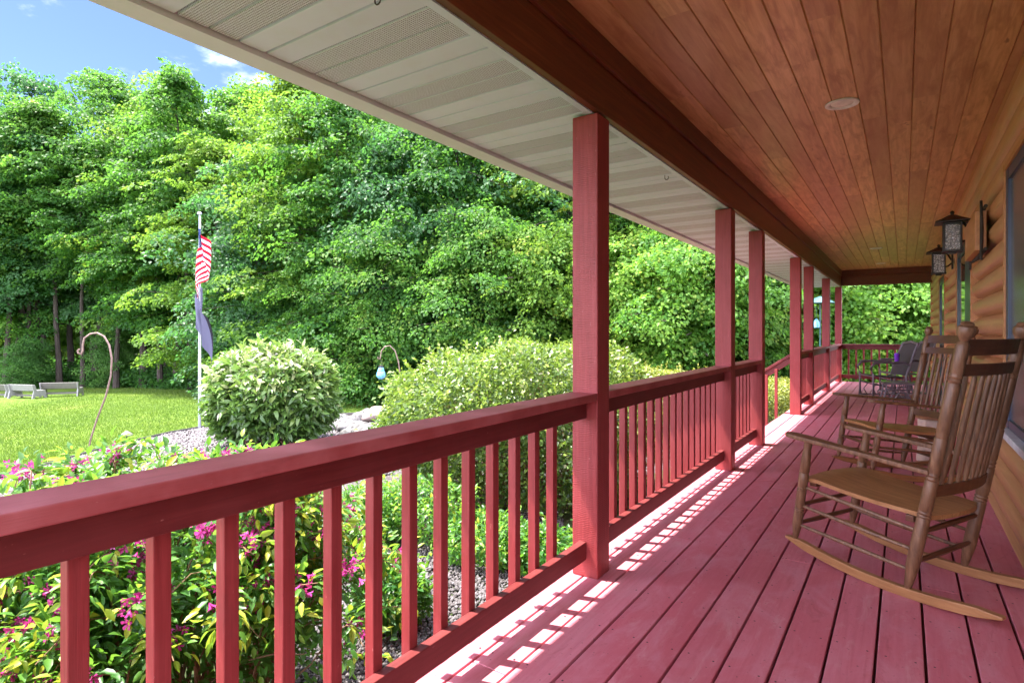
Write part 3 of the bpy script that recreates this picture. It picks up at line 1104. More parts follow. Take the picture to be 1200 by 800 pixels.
# ------------------------------------------------------------------ lamps on the ceiling and the wall
LZ = CZ - 0.002
rl = None
for i, (x, y, lab) in enumerate([(-0.325, 4.24, 'large round white recessed light nearest on the plank ceiling'),
                                 (-0.40, 11.95, 'small recessed light further along, second on the plank ceiling'),
                                 (-0.40, 14.65, 'farthest small recessed light, close to the end beam')]):
    if rl is None:
        rl = thing('recessed_light', lab, 'ceiling light', (x, y, LZ), 0, 'recessed lights in the porch ceiling')
        b = MB()
        n = 40
        ring = [(0.098, 0.0), (0.096, -0.007), (0.080, -0.010), (0.066, -0.006), (0.062, 0.0)]
        vs, fs = [], []
        for (rr, zz) in ring:
            vs += [(rr * math.cos(2 * PI * k / n), rr * math.sin(2 * PI * k / n), zz) for k in range(n)]
        for j in range(len(ring) - 1):
            fs += [(j * n + k, j * n + (k + 1) % n, (j + 1) * n + (k + 1) % n, (j + 1) * n + k) for k in range(n)]
        b.add(vs, fs)
        b.build('trim_ring', M['white_plastic'], parent=rl, smooth=True)
        b = MB()
        b.lathe((0, 0, -0.001), (0, 0, -0.005), [(0, 0.064), (0.6, 0.060), (1, 0.03)], 32)
        b.build('lens', M['lens'], parent=rl, smooth=True)
    else:
        dup(rl, (x, y, LZ), 0, lab)

for (y, sc, lab) in ((6.42, 1.0, 'nearer black wall lantern with pagoda cap and lattice glass'), (8.82, 1.0, 'farther black wall lantern, behind the nearer one')):
    L = thing('wall_lantern', lab, 'wall lantern', (0.497, y, 2.062), 0, 'pagoda wall lanterns on the log wall')
    cx = -0.142
    b = MB()                                # flared pagoda cap
    rows = [(0.124, 0.112), (0.124, 0.121), (0.088, 0.139), (0.054, 0.160), (0.027, 0.178), (0.012, 0.183), (0.012, 0.193)]
    vs, fs = [], []
    for (hw, zz) in rows:
        vs += [(cx - hw, -hw, zz), (cx + hw, -hw, zz), (cx + hw, hw, zz), (cx - hw, hw, zz)]
    for j in range(len(rows) - 1):
        fs += [(4 * j + k, 4 * j + (k + 1) % 4, 4 * j + 4 + (k + 1) % 4, 4 * j + 4 + k) for k in range(4)]
    fs += [(0, 1, 2, 3), tuple(4 * len(rows) - 4 + k for k in range(4))]
    b.add(vs, fs)
    b.lathe((cx, 0, 0.191), (cx, 0, 0.220), [(0, .012), (.4, .018), (.8, .012), (1, .003)], 10)
    b.build('cap', M['bronze'], parent=L)
    b = MB()                                # cage
    hw = 0.060
    for sx in (-1, 1):
        for sy in (-1, 1):
            b.box(cx + sx * hw - .008, cx + sx * hw + .008, sy * hw - .008, sy * hw + .008, -0.128, 0.112)
    b.box(cx - hw - .014, cx + hw + .014, -hw - .014, hw + .014, -0.146, -0.1285)
    b.box(cx - hw + .009, cx + hw - .009, -hw - .006, hw + .006, 0.092, 0.111)
    b.box(cx - .03, cx + .03, -.03, .03, -0.160, -0.1465)
    b.build('cage', M['bronze'], parent=L, bevel=0.002)
    b = MB()
    g = hw - 0.003
    b.box(cx - g, cx + g, -g, g, -0.127, 0.091)
    b.build('lattice_glass', M['lattice'], parent=L)
    b = MB()
    b.box(-0.016, -0.0005, -0.055, 0.055, -0.09, 0.11)
    b.tube([(-0.016, 0, 0.02), (-0.05, 0, 0.085), (-0.075, 0, 0.118)], 0.010, 8)
    b.tube([(-0.016, 0, -0.02), (-0.05, 0, -0.05), (-0.078, 0, -0.06)], 0.008, 8)
    b.build('bracket', M['bronze'], parent=L)

pl = thing('wall_plaque', 'rustic wooden plaque in a twig frame on the log wall', 'plaque', (0.508, 5.72, 1.94))
b = MB()
b.box(-0.085, -0.018, -0.40, 0.40, -0.14, 0.14)
b.build('board', M['trim'], parent=pl, bevel=0.004)
b = MB()
for y in (-0.40, 0.40):
    b.tube([(-0.05, y * 1.035, -0.21), (-0.046, y * 1.035 + 0.006, 0.0), (-0.05, y * 1.035 - 0.004, 0.21)], [0.009, 0.011, 0.008], 8)
for z in (-0.15, 0.15):
    b.tube([(-0.03, -0.48, z + .01), (-0.034, 0, z - .008), (-0.03, 0.48, z + .012)], [0.012, 0.016, 0.012], 8)
b.build('twig_frame', M['bark'], parent=pl, smooth=True)

# two small hooks in the soffit
for (x, y, lab) in ((-1.42, 1.31, 'small black hook screwed into the soffit at the top edge of the picture'), (-1.38, 3.95, 'small dark hook in the soffit just past the largest post')):
    b = MB()
    b.tube([(0, 0, 0.004), (0, 0, -0.018)] + [(0.013 - 0.013 * math.cos(a), 0, -0.018 - 0.013 * math.sin(a)) for a in (0.5, 1.2, 1.9, 2.6, 3.3, 3.9)], 0.0028, 6)
    tag(b.build('ceiling_hook', M['bronze'], loc=(x, y, 2.304), smooth=True), lab, 'hook')

# ------------------------------------------------------------------ rocking chairs
def rocking_chair(label, loc, rz):
    """local frame: +x is the way the chair faces, y across; built rocked back as it stands"""
    c = thing('rocking_chair', label, 'rocking chair', loc, rz, 'wooden rocking chairs on the porch')
    rk = lambda f: (f + 0.08) ** 2 / 4.0
    for s in (-1, 1):
        y = 0.262 * s
        b = MB()
        n = 22
        top, bot = [], []
        for i in range(n + 1):
            f = -0.50 + 0.98 * i / n
            e = min(1.0, min(i, n - i) / 3.0 + 0.25)
            bot.append((f, rk(f) + (1 - e) * 0.012))
            top.append((f, rk(f) + 0.014 + 0.030 * e))
        b.prism(bot + top[::-1], lambda a, q, d: (a, y - 0.018 + d, q), 0.036)
        b.build('rocker', M['oak_seat'], parent=c, bevel=0.004)
        # rear post, one turned piece from rocker to finial
        p0, p1 = (-0.135, y, rk(-0.135) + 0.036), (-0.375, y * 1.01, 1.262)
        prof = [(0, .012), (.02, .017), (.09, .027), (.13, .028), (.28, .027), (.285, .024), (.29, .028), (.297, .024), (.303, .028), (.31, .024), (.317, .027),
                (.42, .026), (.425, .023), (.432, .027), (.44, .023), (.447, .027), (.455, .023), (.462, .026), (.58, .026), (.585, .023), (.592, .026), (.60, .023), (.607, .026),
                (.78, .026), (.785, .023), (.792, .027), (.80, .023), (.807, .027), (.815, .023), (.822, .026), (.915, .026), (.925, .021), (.932, .016),
                (.94, .020), (.952, .030), (.968, .034), (.98, .031), (.985, .022), (.99, .026), (.997, .020), (1, .006)]
        b = MB()
        b.lathe(p0, p1, prof, 16)
        b.build('back_post', M['oak'], parent=c, smooth=True)
        # front leg
        p0, p1 = (0.428, y, rk(0.428) + 0.036), (0.345, y * 1.03, 0.644)
        prof = [(0, .012), (.03, .016), (.14, .025), (.27, .024), (.275, .021), (.285, .025), (.295, .021), (.305, .025), (.315, .021), (.325, .024),
                (.48, .024), (.485, .021), (.495, .025), (.505, .021), (.515, .025), (.525, .021), (.535, .024), (.66, .025), (.67, .021), (.68, .025), (.86, .022), (.90, .018), (.93, .020), (1, .020)]
        b = MB()
        b.lathe(p0, p1, prof, 16)
        b.build('front_leg', M['oak'], parent=c, smooth=True)
        # arm: flat board, paddle shaped in front
        b = MB()
        out = [(0.475, 0.0), (0.468, 0.024), (0.44, 0.040), (0.38, 0.045), (0.25, 0.036), (0.05, 0.028), (-0.235, 0.026)]
        poly = out + [(a, -w) for a, w in out[::-1][:-1]]
        za = lambda f: 0.592 + (f + 0.25) * 0.092
        b.prism(poly, lambda a, q, d: (a, y * 1.03 + q, za(a) + d - 0.011), 0.022)
        b.build('arm', M['oak'], parent=c, bevel=0.005)
        # three side rods
        for (zf, zr) in ((0.385, 0.318), (0.282, 0.226), (0.176, 0.130)):
            ff = 0.428 - 0.083 * (zf - 0.1) / 0.54
            fr = -0.135 - 0.24 * (zr - 0.04) / 1.22
            b = MB()
            b.lathe((ff - 0.015, y, zf), (fr + 0.015, y, zr), [(0, .008), (.12, .0095), (.5, .012), (.88, .0095), (1, .008)], 8)
            b.build('side_rod', M['oak'], parent=c, smooth=True)
    # cross rods
    for (ff, zz) in ((0.400, 0.285), (0.418, 0.18), (-0.193, 0.315), (-0.165, 0.172)):
        b = MB()
        b.lathe((ff, -0.245, zz), (ff, 0.245, zz), [(0, .010), (.15, .012), (.5, .014), (.85, .012), (1, .010)], 8)
        b.build('cross_rod', M['oak_dark'], parent=c, smooth=True)
    # seat: dished planks with a rounded back edge
    b = MB()
    nx, ny = 16, 14
    for j in range(ny):
        pass
    vs, fs = [], []
    for lay in (0, 1):
        for i in range(nx + 1):
            a = i / nx
            for j in range(ny + 1):
                q = 2 * j / ny - 1
                xb = -0.205 - 0.055 * (1 - q * q)
                xf = 0.385 + 0.012 * (1 - q * q)
                x = xf + (xb - xf) * a
                hw = 0.252 - 0.03 * a
                z = 0.452 - 0.062 * a - 0.018 * math.sin(PI * min(1, a * 1.1)) * (1 - 0.4 * q * q) + 0.004 * math.cos(q * 3) - (0.014 * max(0, 1 - a * 9))
                vs.append((x, hw * q, z - 0.02 * lay))
    m = (nx + 1) * (ny + 1)
    idx = lambda i, j: i * (ny + 1) + j
    for i in range(nx):
        for j in range(ny):
            fs.append((idx(i, j), idx(i, j + 1), idx(i + 1, j + 1), idx(i + 1, j)))
            fs.append((m + idx(i, j), m + idx(i + 1, j), m + idx(i + 1, j + 1), m + idx(i, j + 1)))
    for i in range(nx):
        for j in (0, ny):
            fs.append((idx(i, j), idx(i + 1, j), m + idx(i + 1, j), m + idx(i, j)))
    for j in range(ny):
        for i in (0, nx):
            fs.append((idx(i, j), idx(i, j + 1), m + idx(i, j + 1), m + idx(i, j)))
    b.add(vs, fs)
    b.build('seat', M['oak_seat'], parent=c, smooth=True)
    b = MB()
    b.obox((0.345, -0.235, 0.408), (0.345, 0.235, 0.408), 0.035, 0.03)
    b.obox((-0.13, -0.235, 0.356), (-0.13, 0.235, 0.356), 0.035, 0.03)
    b.build('seat_rail', M['oak_dark'], parent=c, bevel=0.003)

    def bk(z):                              # the back plane
        return -0.135 - 0.24 * (z - 0.04) / 1.222

    def crest(z0, z1, bow, nm, mat):
        b = MB()
        pts = []
        n = 10
        vs, fs = [], []
        for i in range(n + 1):
            q = 2 * i / n - 1
            off = -bow * (1 - q * q)
            for (dz, dx) in ((z0, 0.011), (z1, 0.011), (z1, -0.011), (z0, -0.011)):
                vs.append((bk(dz) + dx + off, 0.247 * q, dz))
        for i in range(n):
            for k in range(4):
                fs.append((4 * i + k, 4 * i + (k + 1) % 4, 4 * i + 4 + (k + 1) % 4, 4 * i + 4 + k))
        fs += [(0, 1, 2, 3), tuple(4 * n + k for k in range(4))]
        b.add(vs, fs)
        b.build(nm, mat, parent=c, bevel=0.003)
    crest(1.115, 1.185, 0.03, 'crest_rail', M['oak_dark'])
    crest(1.025, 1.078, 0.03, 'upper_back_rail', M['oak_dark'])
    crest(0.478, 0.535, 0.03, 'lower_back_rail', M['oak_dark'])
    for k in range(8):
        q = -0.80 + 1.6 * k / 7
        y = 0.247 * q
        off = -0.03 * (1 - q * q)
        b = MB()
        b.lathe((bk(0.53) + off, y, 0.53), (bk(1.03) + off, y, 1.03), [(0, .008), (.06, .0105), (.5, .0125), (.94, .0105), (1, .008)], 10)
        b.build('back_spindle', M['oak'], parent=c, smooth=True)
    return c


rocking_chair('larger wooden rocking chair nearest the camera, seat seen from behind its side', (0.012, 3.52, 0.0), math.atan2(0.453, -0.891))
rocking_chair('wooden rocking chair farther back, turned towards the railing behind the nearer one', (0.015, 5.98, 0.0), math.atan2(-0.53, -0.85))

# ------------------------------------------------------------------ metal patio chairs at the far end
def sling_chair(label, loc, rz):
    c = thing('patio_chair', label, 'patio chair', loc, rz, 'dark metal patio chairs')
    for s in (-1, 1):
        y = 0.29 * s
        b = MB()
        b.tube([(0.30, y, 0.02), (0.30, y, 0.42), (0.34, y, 0.56), (0.28, y, 0.635), (0.15, y, 0.66), (-0.22, y, 0.65), (-0.30, y, 0.60)], 0.021, 8)
        b.tube([(-0.28, y, 0.02), (-0.24, y, 0.40), (-0.30, y, 0.62), (-0.44, y * .93, 1.0)], 0.021, 8)
        b.tube([(0.32, y, 0.03), (-0.30, y, 0.03)], 0.014, 8)
        b.tube([(0.30, y, 0.28), (0.0, y, 0.20), (-0.26, y, 0.24)], 0.012, 8)
        for x in (-0.15, 0.02, 0.18):
            b.tube([(x, y, 0.03), (x + 0.05, y, 0.14), (x - 0.02, y, 0.24)], 0.008, 6)
        b.build('side_frame', M['chair_metal'], parent=c, smooth=True)
        b = MB()
        b.obox((0.30, y, 0.668), (-0.24, y, 0.664), 0.055, 0.018)
        b.build('armrest', M['chair_metal'], parent=c, bevel=0.006)
    for x, z in ((0.30, 0.40), (-0.22, 0.37), (0.32, 0.03), (-0.30, 0.03)):
        b = MB()
        b.tube([(x, -0.29, z), (x, 0.29, z)], 0.013, 8)
        b.build('cross_bar', M['chair_metal'], parent=c, smooth=True)
    b = MB()
    b.tube([(-0.44, -0.27, 1.0), (-0.455, 0, 1.03), (-0.44, 0.27, 1.0)], 0.021, 8)
    b.build('top_bar', M['chair_metal'], parent=c, smooth=True)
    b = MB()
    path = [(0.31, 0.405), (0.25, 0.42), (0.05, 0.395), (-0.15, 0.385), (-0.215, 0.41)]
    back = [(-0.225, 0.42), (-0.275, 0.60), (-0.34, 0.78), (-0.41, 0.93), (-0.445, 1.0), (-0.458, 1.015)]
    for (pp, nm) in ((path, 'sling_seat'), (back, 'sling_back')):
        b = MB()
        ny = 8
        vs, fs = [], []
        for lay in (0, 1):
            for (x, z) in pp:
                for j in range(ny + 1):
                    q = 2 * j / ny - 1
                    sag = 0.014 * (1 - q * q)
                    vs.append((x - (sag if nm == 'sling_back' else 0) - 0.008 * lay * (nm == 'sling_back'), 0.27 * q, z - (sag if nm == 'sling_seat' else 0) - 0.008 * lay * (nm == 'sling_seat')))
        m = len(pp) * (ny + 1)
        for i in range(len(pp) - 1):
            for j in range(ny):
                a = i * (ny + 1) + j
                fs.append((a, a + 1, a + ny + 2, a + ny + 1))
                fs.append((m + a, m + a + ny + 1, m + a + ny + 2, m + a + 1))
        b.add(vs, fs)
        b.build(nm, M['sling'], parent=c, smooth=True)
    return c


sling_chair('dark metal patio chair with sling back and a purple cup by its arm', (-0.30, 12.72, 0), PI + 0.42)
sling_chair('dark metal patio chair by the wall, mostly hidden behind the other patio chair', (0.0, 13.75, 0), PI + 0.45)
ot = thing('patio_footstool', 'low dark metal footstool with bowed legs in front of the patio chairs', 'footstool', (-0.07, 11.95, 0), 0.15)
b = MB()
b.box(-0.25, 0.25, -0.2, 0.2, 0.315, 0.345)
b.build('top', M['chair_metal'], parent=ot, bevel=0.01)
for s in (-1, 1):
    b = MB()
    y = 0.18 * s
    b.tube([(-0.27, y, 0.005), (-0.22, y, 0.15), (-0.20, y, 0.32)], 0.015, 8)
    b.tube([(0.29, y, 0.005), (0.24, y, 0.15), (0.20, y, 0.32)], 0.015, 8)
    b.tube([(-0.12, y, 0.005)] + [(-0.12 + 0.30 * i / 8, y, 0.20 * math.sin(PI * i / 8) + 0.005) for i in range(1, 9)], 0.011, 8)
    b.tube([(-0.22, y, 0.24), (0.22, y, 0.24)], 0.010, 8)
    for x in (-.12, -.04, .04, .12):
        b.tube([(x, y, 0.24), (x, y, 0.318)], 0.008, 6)
    b.build('leg_frame', M['chair_metal'], parent=ot, smooth=True)
b = MB()
b.lathe((0, 0, 0), (0, 0, 0.15), [(0, .030), (.05, .034), (.75, .043), (.78, .046), (.86, .046), (.9, .038), (1, .030)], 20)
tag(b.build('tumbler', M['purple'], loc=(-0.10, 12.535, 0.678), smooth=True), 'purple tumbler on the arm of the patio chair', 'cup')

sm = thing('wood_block_stool', 'small pale wooden block stool beside the second rocking chair', 'stool', (0.24, 6.72, 0), 0.5)
b = MB()
b.lathe((0, 0, 0), (0, 0, 0.40), [(0, .145), (.03, .150), (.5, .135), (.95, .140), (1, .132)], 9)
b.build('block', M['stump_wood'], parent=sm, bevel=0.008)
b = MB()
b.lathe((0, 0, 0.401), (0, 0, 0.425), [(0, .15), (.2, .155), (.85, .155), (1, .147)], 9)
b.build('seat', M['bark_patch'], parent=sm, bevel=0.004)

# ------------------------------------------------------------------ garden furniture and ornaments
def cam_pt(u_, v_, Z):
    X = (u_ - 600) * Z / F_PX
    return Vector((X * CT - Z * ST, X * ST + Z * CT, EYE - (v_ - V_HOR) * Z / F_PX))


hx, hy = polar(104, 6.6)
hk = [(105, 634), (103, 585), (104, 555), (103, 535), (106, 515), (114, 490), (124, 464), (130, 440), (131, 420), (128, 404), (122, 394), (114, 390), (106, 391), (99, 396), (97, 404), (97, 411), (95, 415), (92, 414), (91, 411), (93, 409)]
hp = Vector((hx, hy, ground_z(hx)))
b = MB()
b.tube([cam_pt(a, c, 6.6) - hp for a, c in hk], 0.0105, 8)
tag(b.build('shepherd_hook', M['rust_hook'], loc=hp, smooth=True), 'empty brown metal garden hook with an S bend above the flowering shrub', 'garden hook')
hx, hy = polar(468, 10.6)
hp = Vector((hx, hy, ground_z(hx)))
gv = 388 + (EYE - hp.z) * F_PX / 10.6
hk = [(470, gv), (470, 470), (469, 440), (467, 424), (463, 411), (457, 405), (451, 406), (447, 411), (446, 418), (445, 421), (443, 420), (443, 418)]
b = MB()
b.tube([cam_pt(a, c, 10.6) - hp for a, c in hk], 0.011, 8)
tag(b.build('shepherd_hook', M['rust_hook'], loc=hp, smooth=True), 'pale garden hook behind the hedge holding a blue glass lantern', 'garden hook')
lt = cam_pt(446.5, 421, 10.6)
ln = thing('hanging_lantern', 'small blue glass lantern hanging from a garden hook behind the hedge', 'lantern', lt)
b = MB()
b.lathe((0, 0, -0.36), (0, 0, -0.14), [(0, .035), (.08, .055), (.25, .082), (.42, .080), (.46, .074), (.5, .078), (.62, .066), (.66, .060), (.7, .063), (.9, .045), (1, .04)], 16)
b.build('globe', M['blue_glass'], parent=ln, smooth=True)
b = MB()
b.lathe((0, 0, -0.139), (0, 0, -0.10), [(0, .05), (.4, .05), (.6, .02), (1, .012)], 14)
b.tube([(-0.03, 0, -0.12), (-0.02, 0, -0.04), (0, 0, 0.0), (0.02, 0, -0.04), (0.03, 0, -0.12)], 0.004, 6)
b.build('lid', M['bronze'], parent=ln, smooth=True)

# bird feeder outside the far railing
fx, fy = polar(961, 16.0)
fd = thing('bird_feeder', 'bird feeder with dark teal domed roof on a pole beyond the far railing', 'bird feeder', (fx, fy, ground_z(fx)))
z0 = -ground_z(fx)
b = MB()
b.tube([(0, 0, 0), (0, 0, z0 + 2.05)], 0.016, 8)
b.build('pole', M['teal_dark'], parent=fd, smooth=True)
b = MB()
b.lathe((0, 0, z0 + 1.98), (0, 0, z0 + 2.18), [(0, .36), (.1, .37), (.4, .28), (.75, .14), (1, .02)], 20)
b.build('roof', M['teal_dark'], parent=fd, smooth=True)
b = MB()
b.lathe((-0.09, 0, z0 + 1.30), (-0.09, 0, z0 + 1.56), [(0, .05), (.1, .085), (.6, .085), (.85, .05), (1, .02)], 14)
b.build('reservoir', M['blue_glass'], parent=fd, smooth=True)
b = MB()
b.tube([(-0.09, 0, z0 + 1.55), (-0.09, 0, z0 + 2.0)], 0.006, 6)
b.build('hanger', M['teal_dark'], parent=fd)

# flagpole and flags
fpx, fpy = -15.63, 8.20
fpz = ground_z(fpx)
FH = EYE + (388 - 252) * 15.55 / F_PX - fpz
fp = thing('flagpole', 'tall pale metal flagpole standing at the edge of the gravel bed', 'flagpole', (fpx, fpy, fpz))
b = MB()
b.tube([(0, 0, 0), (0, 0, FH * .35), (0, 0, FH * .36), (0, 0, FH * .7), (0, 0, FH * .71), (0, 0, FH)], [.036, .035, .032, .030, .026, .023], 14)
b.build('pole', M['steel'], parent=fp, smooth=True)
b = MB()
b.lathe((0, 0, FH), (0, 0, FH + 0.09), [(0, .03), (.15, .055), (.5, .06), (.85, .04), (1, .01)], 14)
b.build('finial', M['steel'], parent=fp, smooth=True)
b = MB()
b.tube([(0.06, 0, 0.9), (0.055, 0, FH * .5), (0.05, 0, FH - 0.05)], 0.006, 5)
b.box(0.035, 0.07, -0.012, 0.012, 0.95, 1.12)
b.build('halyard', M['white_plastic'], parent=fp)


def limp_flag(name, label, top, hoist, fly, pattern, mats, wid, seed, drop=0.78):
    nu, nv = 66, 52
    r_ = random.Random(seed)
    ph = [r_.uniform(0, 6) for _ in range(4)]
    right = Vector((CT, ST, 0))
    toward = Vector((ST, -CT, 0))

    def P(a, h):
        # a along the fly (0 at the pole), h down the hoist
        sag = fly * a * drop
        z = -hoist * h * (1 - 0.30 * a) - sag * (0.35 + 0.65 * a) * (0.75 + 0.25 * math.cos(3 * h + ph[0]))
        amp = wid * (a ** 0.55)
        x = 0.05 + amp * math.sin(5.2 * a + 1.4 * h + ph[1]) * 0.75 + 0.10 * amp + amp * 0.30 * math.sin(13 * a + 2.6 * h + ph[3])
        y = amp * 0.55 * math.cos(7.0 * a + 2.2 * h + ph[2]) + amp * 0.35 * math.sin(15 * a + 4 * h) + 0.02 * math.sin(30 * a)
        return right * x + toward * y + Vector((0, 0, z))
    b = MB()
    vs = [P(i / nu, j / nv) for i in range(nu + 1) for j in range(nv + 1)]
    fs, mi = [], []
    for i in range(nu):
        for j in range(nv):
            fs.append((i * (nv + 1) + j, i * (nv + 1) + j + 1, (i + 1) * (nv + 1) + j + 1, (i + 1) * (nv + 1) + j))
            mi.append(pattern((i + .5) / nu, (j + .5) / nv))
    b.add(vs, fs)
    b.mi = mi
    o = b.build(name, mats, loc=top, smooth=True, shade=True)
    sd = o.modifiers.new('cloth', 'SOLIDIFY')
    sd.thickness = 0.003
    return tag(o, label, 'flag')


def us(a, h):
    if a < 0.4 and h < 7 / 13:
        for r_ in range(9):
            nst = 6 if r_ % 2 == 0 else 5
            for s in range(nst):
                sx = (0.4 / 12) * (1 + 2 * s + (0 if r_ % 2 == 0 else 1))
                sy = (7 / 13 / 10) * (1 + r_)
                if abs(a - sx) < 0.008 and abs(h - sy) < 0.012:
                    return 1
        return 2
    return 0 if int(h * 13) % 2 == 0 else 1


topz = EYE + (388 - 268) * 15.5 / F_PX
limp_flag('striped_flag', 'red and white striped flag with blue canton hanging limp on the pole', (fpx + 0.02, fpy - 0.03, topz), 1.15, 1.75, us, [M['flag_red'], M['flag_white'], M['flag_blue']], 0.23, 5, 0.66)
topz = EYE + (388 - 335) * 15.5 / F_PX
limp_flag('grey_flag', 'grey blue flag with black lower end hanging below the striped flag', (fpx + 0.02, fpy - 0.03, topz), 1.0, 1.6, lambda a, h: 1 if a > 0.955 else 0, [M['flag_grey'], M['flag_black']], 0.22, 9, 0.95)

# path light, stepping stone, rocks
sx, sy = -14.61, 6.02
pt = thing('path_light', 'small dark path light at the left tip of the gravel bed', 'path light', (sx, sy, ground_z(sx)))
b = MB()
b.tube([(0, 0, 0), (0, 0, 0.26)], 0.012, 8)
b.build('stake', M['bronze'], parent=pt, smooth=True)
b = MB()
b.lathe((0, 0, 0.24), (0, 0, 0.34), [(0, .12), (.15, .125), (.5, .09), (1, .02)], 16)
b.build('hood', M['chair_metal'], parent=pt, smooth=True)


def rock(name, label, loc, sc, mat, seed, group=None):
    r_ = np.random.default_rng(seed)
    import bmesh
    bm = bmesh.new()
    bmesh.ops.create_icosphere(bm, subdivisions=3, radius=1)
    fr = r_.normal(size=(6, 3)) * 1.6
    for v_ in bm.verts:
        p_ = np.array(v_.co)
        k_ = 1 + sum(0.07 * math.sin(float(f @ p_) * 1.4 + i) for i, f in enumerate(fr))
        v_.co = Vector((p_[0] * sc[0] * k_, p_[1] * sc[1] * k_, max(-0.35, p_[2]) * sc[2] * k_))
    me = bpy.data.meshes.new(name)
    bm.to_mesh(me)
    bm.free()
    me.materials.append(mat)
    me.polygons.foreach_set('use_smooth', [True] * len(me.polygons))
    o = link_mesh(name, me, None, loc)
    o.rotation_euler = (0, 0, r_.uniform(0, 6))
    return tag(o, label, 'rock', group)


k = 0
for i in range(30):
    u_ = 366 + 66 * ((i * 0.618) % 1.0)
    Z_ = 13.6 + 3.6 * ((i * 0.37 + 0.1) % 1.0)
    x, y = polar(u_, Z_)
    s = 0.17 + 0.13 * ((i * 0.71) % 1.0)
    rock('rock', 'pale rounded rock in the pile between the round shrub and the hedge', (x, y, ground_z(x) + s * 0.25), (s * 1.25, s, s * 0.8), M['rock'], i, 'rocks in the pale rock pile')
x, y = polar(440, 16.4)
rock('rock', 'long brown boulder at the right end of the rock pile', (x, y, ground_z(x) + 0.13), (0.62, 0.30, 0.30), M['rock_brown'], 77)
b = MB()
ss = [(0.36 * math.cos(a) * (1 + 0.12 * math.sin(3 * a + 1)), 0.27 * math.sin(a) * (1 + 0.1 * math.cos(2 * a))) for a in [2 * PI * q / 18 for q in range(18)]]
b.prism(ss, lambda a, c, d: (a, c, d), 0.06)
tag(b.build('stepping_stone', M['slab'], loc=(-4.96, 4.65, ground_z(-4.96) + 0.012), bevel=0.012), 'white flat stepping stone in the gravel beside the hedge', 'stepping stone')


# benches by the woods: two A-shaped ends, tilted back panel, seat
def bench(label, p0, p1, panel, flip=1):
    p0, p1 = Vector(p0), Vector(p1)
    d = p1 - p0
    L = d.length
    c = thing('garden_bench', label, 'bench', p0, math.atan2(d.y, d.x), 'white resin benches by the woods')
    for x in (0.0, L):
        b = MB()
        pts = [(-0.36, 0.0), (-0.26, 0.0), (-0.20, 0.16), (0.20, 0.16), (0.26, 0.0), (0.36, 0.0), (0.27, 0.40), (0.36, 0.72), (0.22, 0.72), (0.12, 0.44), (-0.28, 0.44)]
        b.prism([(a * flip, z) for a, z in pts], lambda a, z, dd: (x - 0.03 + dd, a, z), 0.06)
        b.build('end_frame', M['bench_white'], parent=c, bevel=0.01)
    b = MB()
    b.obox((0.031, -0.05 * flip, 0.425), (L - 0.031, -0.05 * flip, 0.425), 0.40, 0.035)
    b.build('seat', panel, parent=c, bevel=0.006)
    b = MB()
    b.obox((0.031, 0.225 * flip, 0.575), (L - 0.031, 0.225 * flip, 0.575), 0.03, 0.30, up=(0, 0.33 * flip, 1))
    b.build('back_panel', panel, parent=c, bevel=0.006)
    b = MB()
    b.obox((0.031, 0, 0.19), (L - 0.031, 0, 0.19), 0.05, 0.09)
    b.build('stretcher', M['bench_grey'], parent=c, bevel=0.005)
    return c


def gp(u_, Z_):
    x, y = polar(u_, Z_)
    return (x, y, ground_z(x))


bench('grey and white resin bench cut off by the left edge of the picture', gp(-18, 28.6), gp(14, 28.2), M['bench_grey'], -1)
bench('middle resin bench with a bright white back panel', gp(18, 27.5), gp(46, 27.2), M['bench_white'], -1)
bench('right hand resin bench with greyish back panel and white end frame', gp(51, 28.0), gp(94, 28.4), M['bench_grey'], -1)


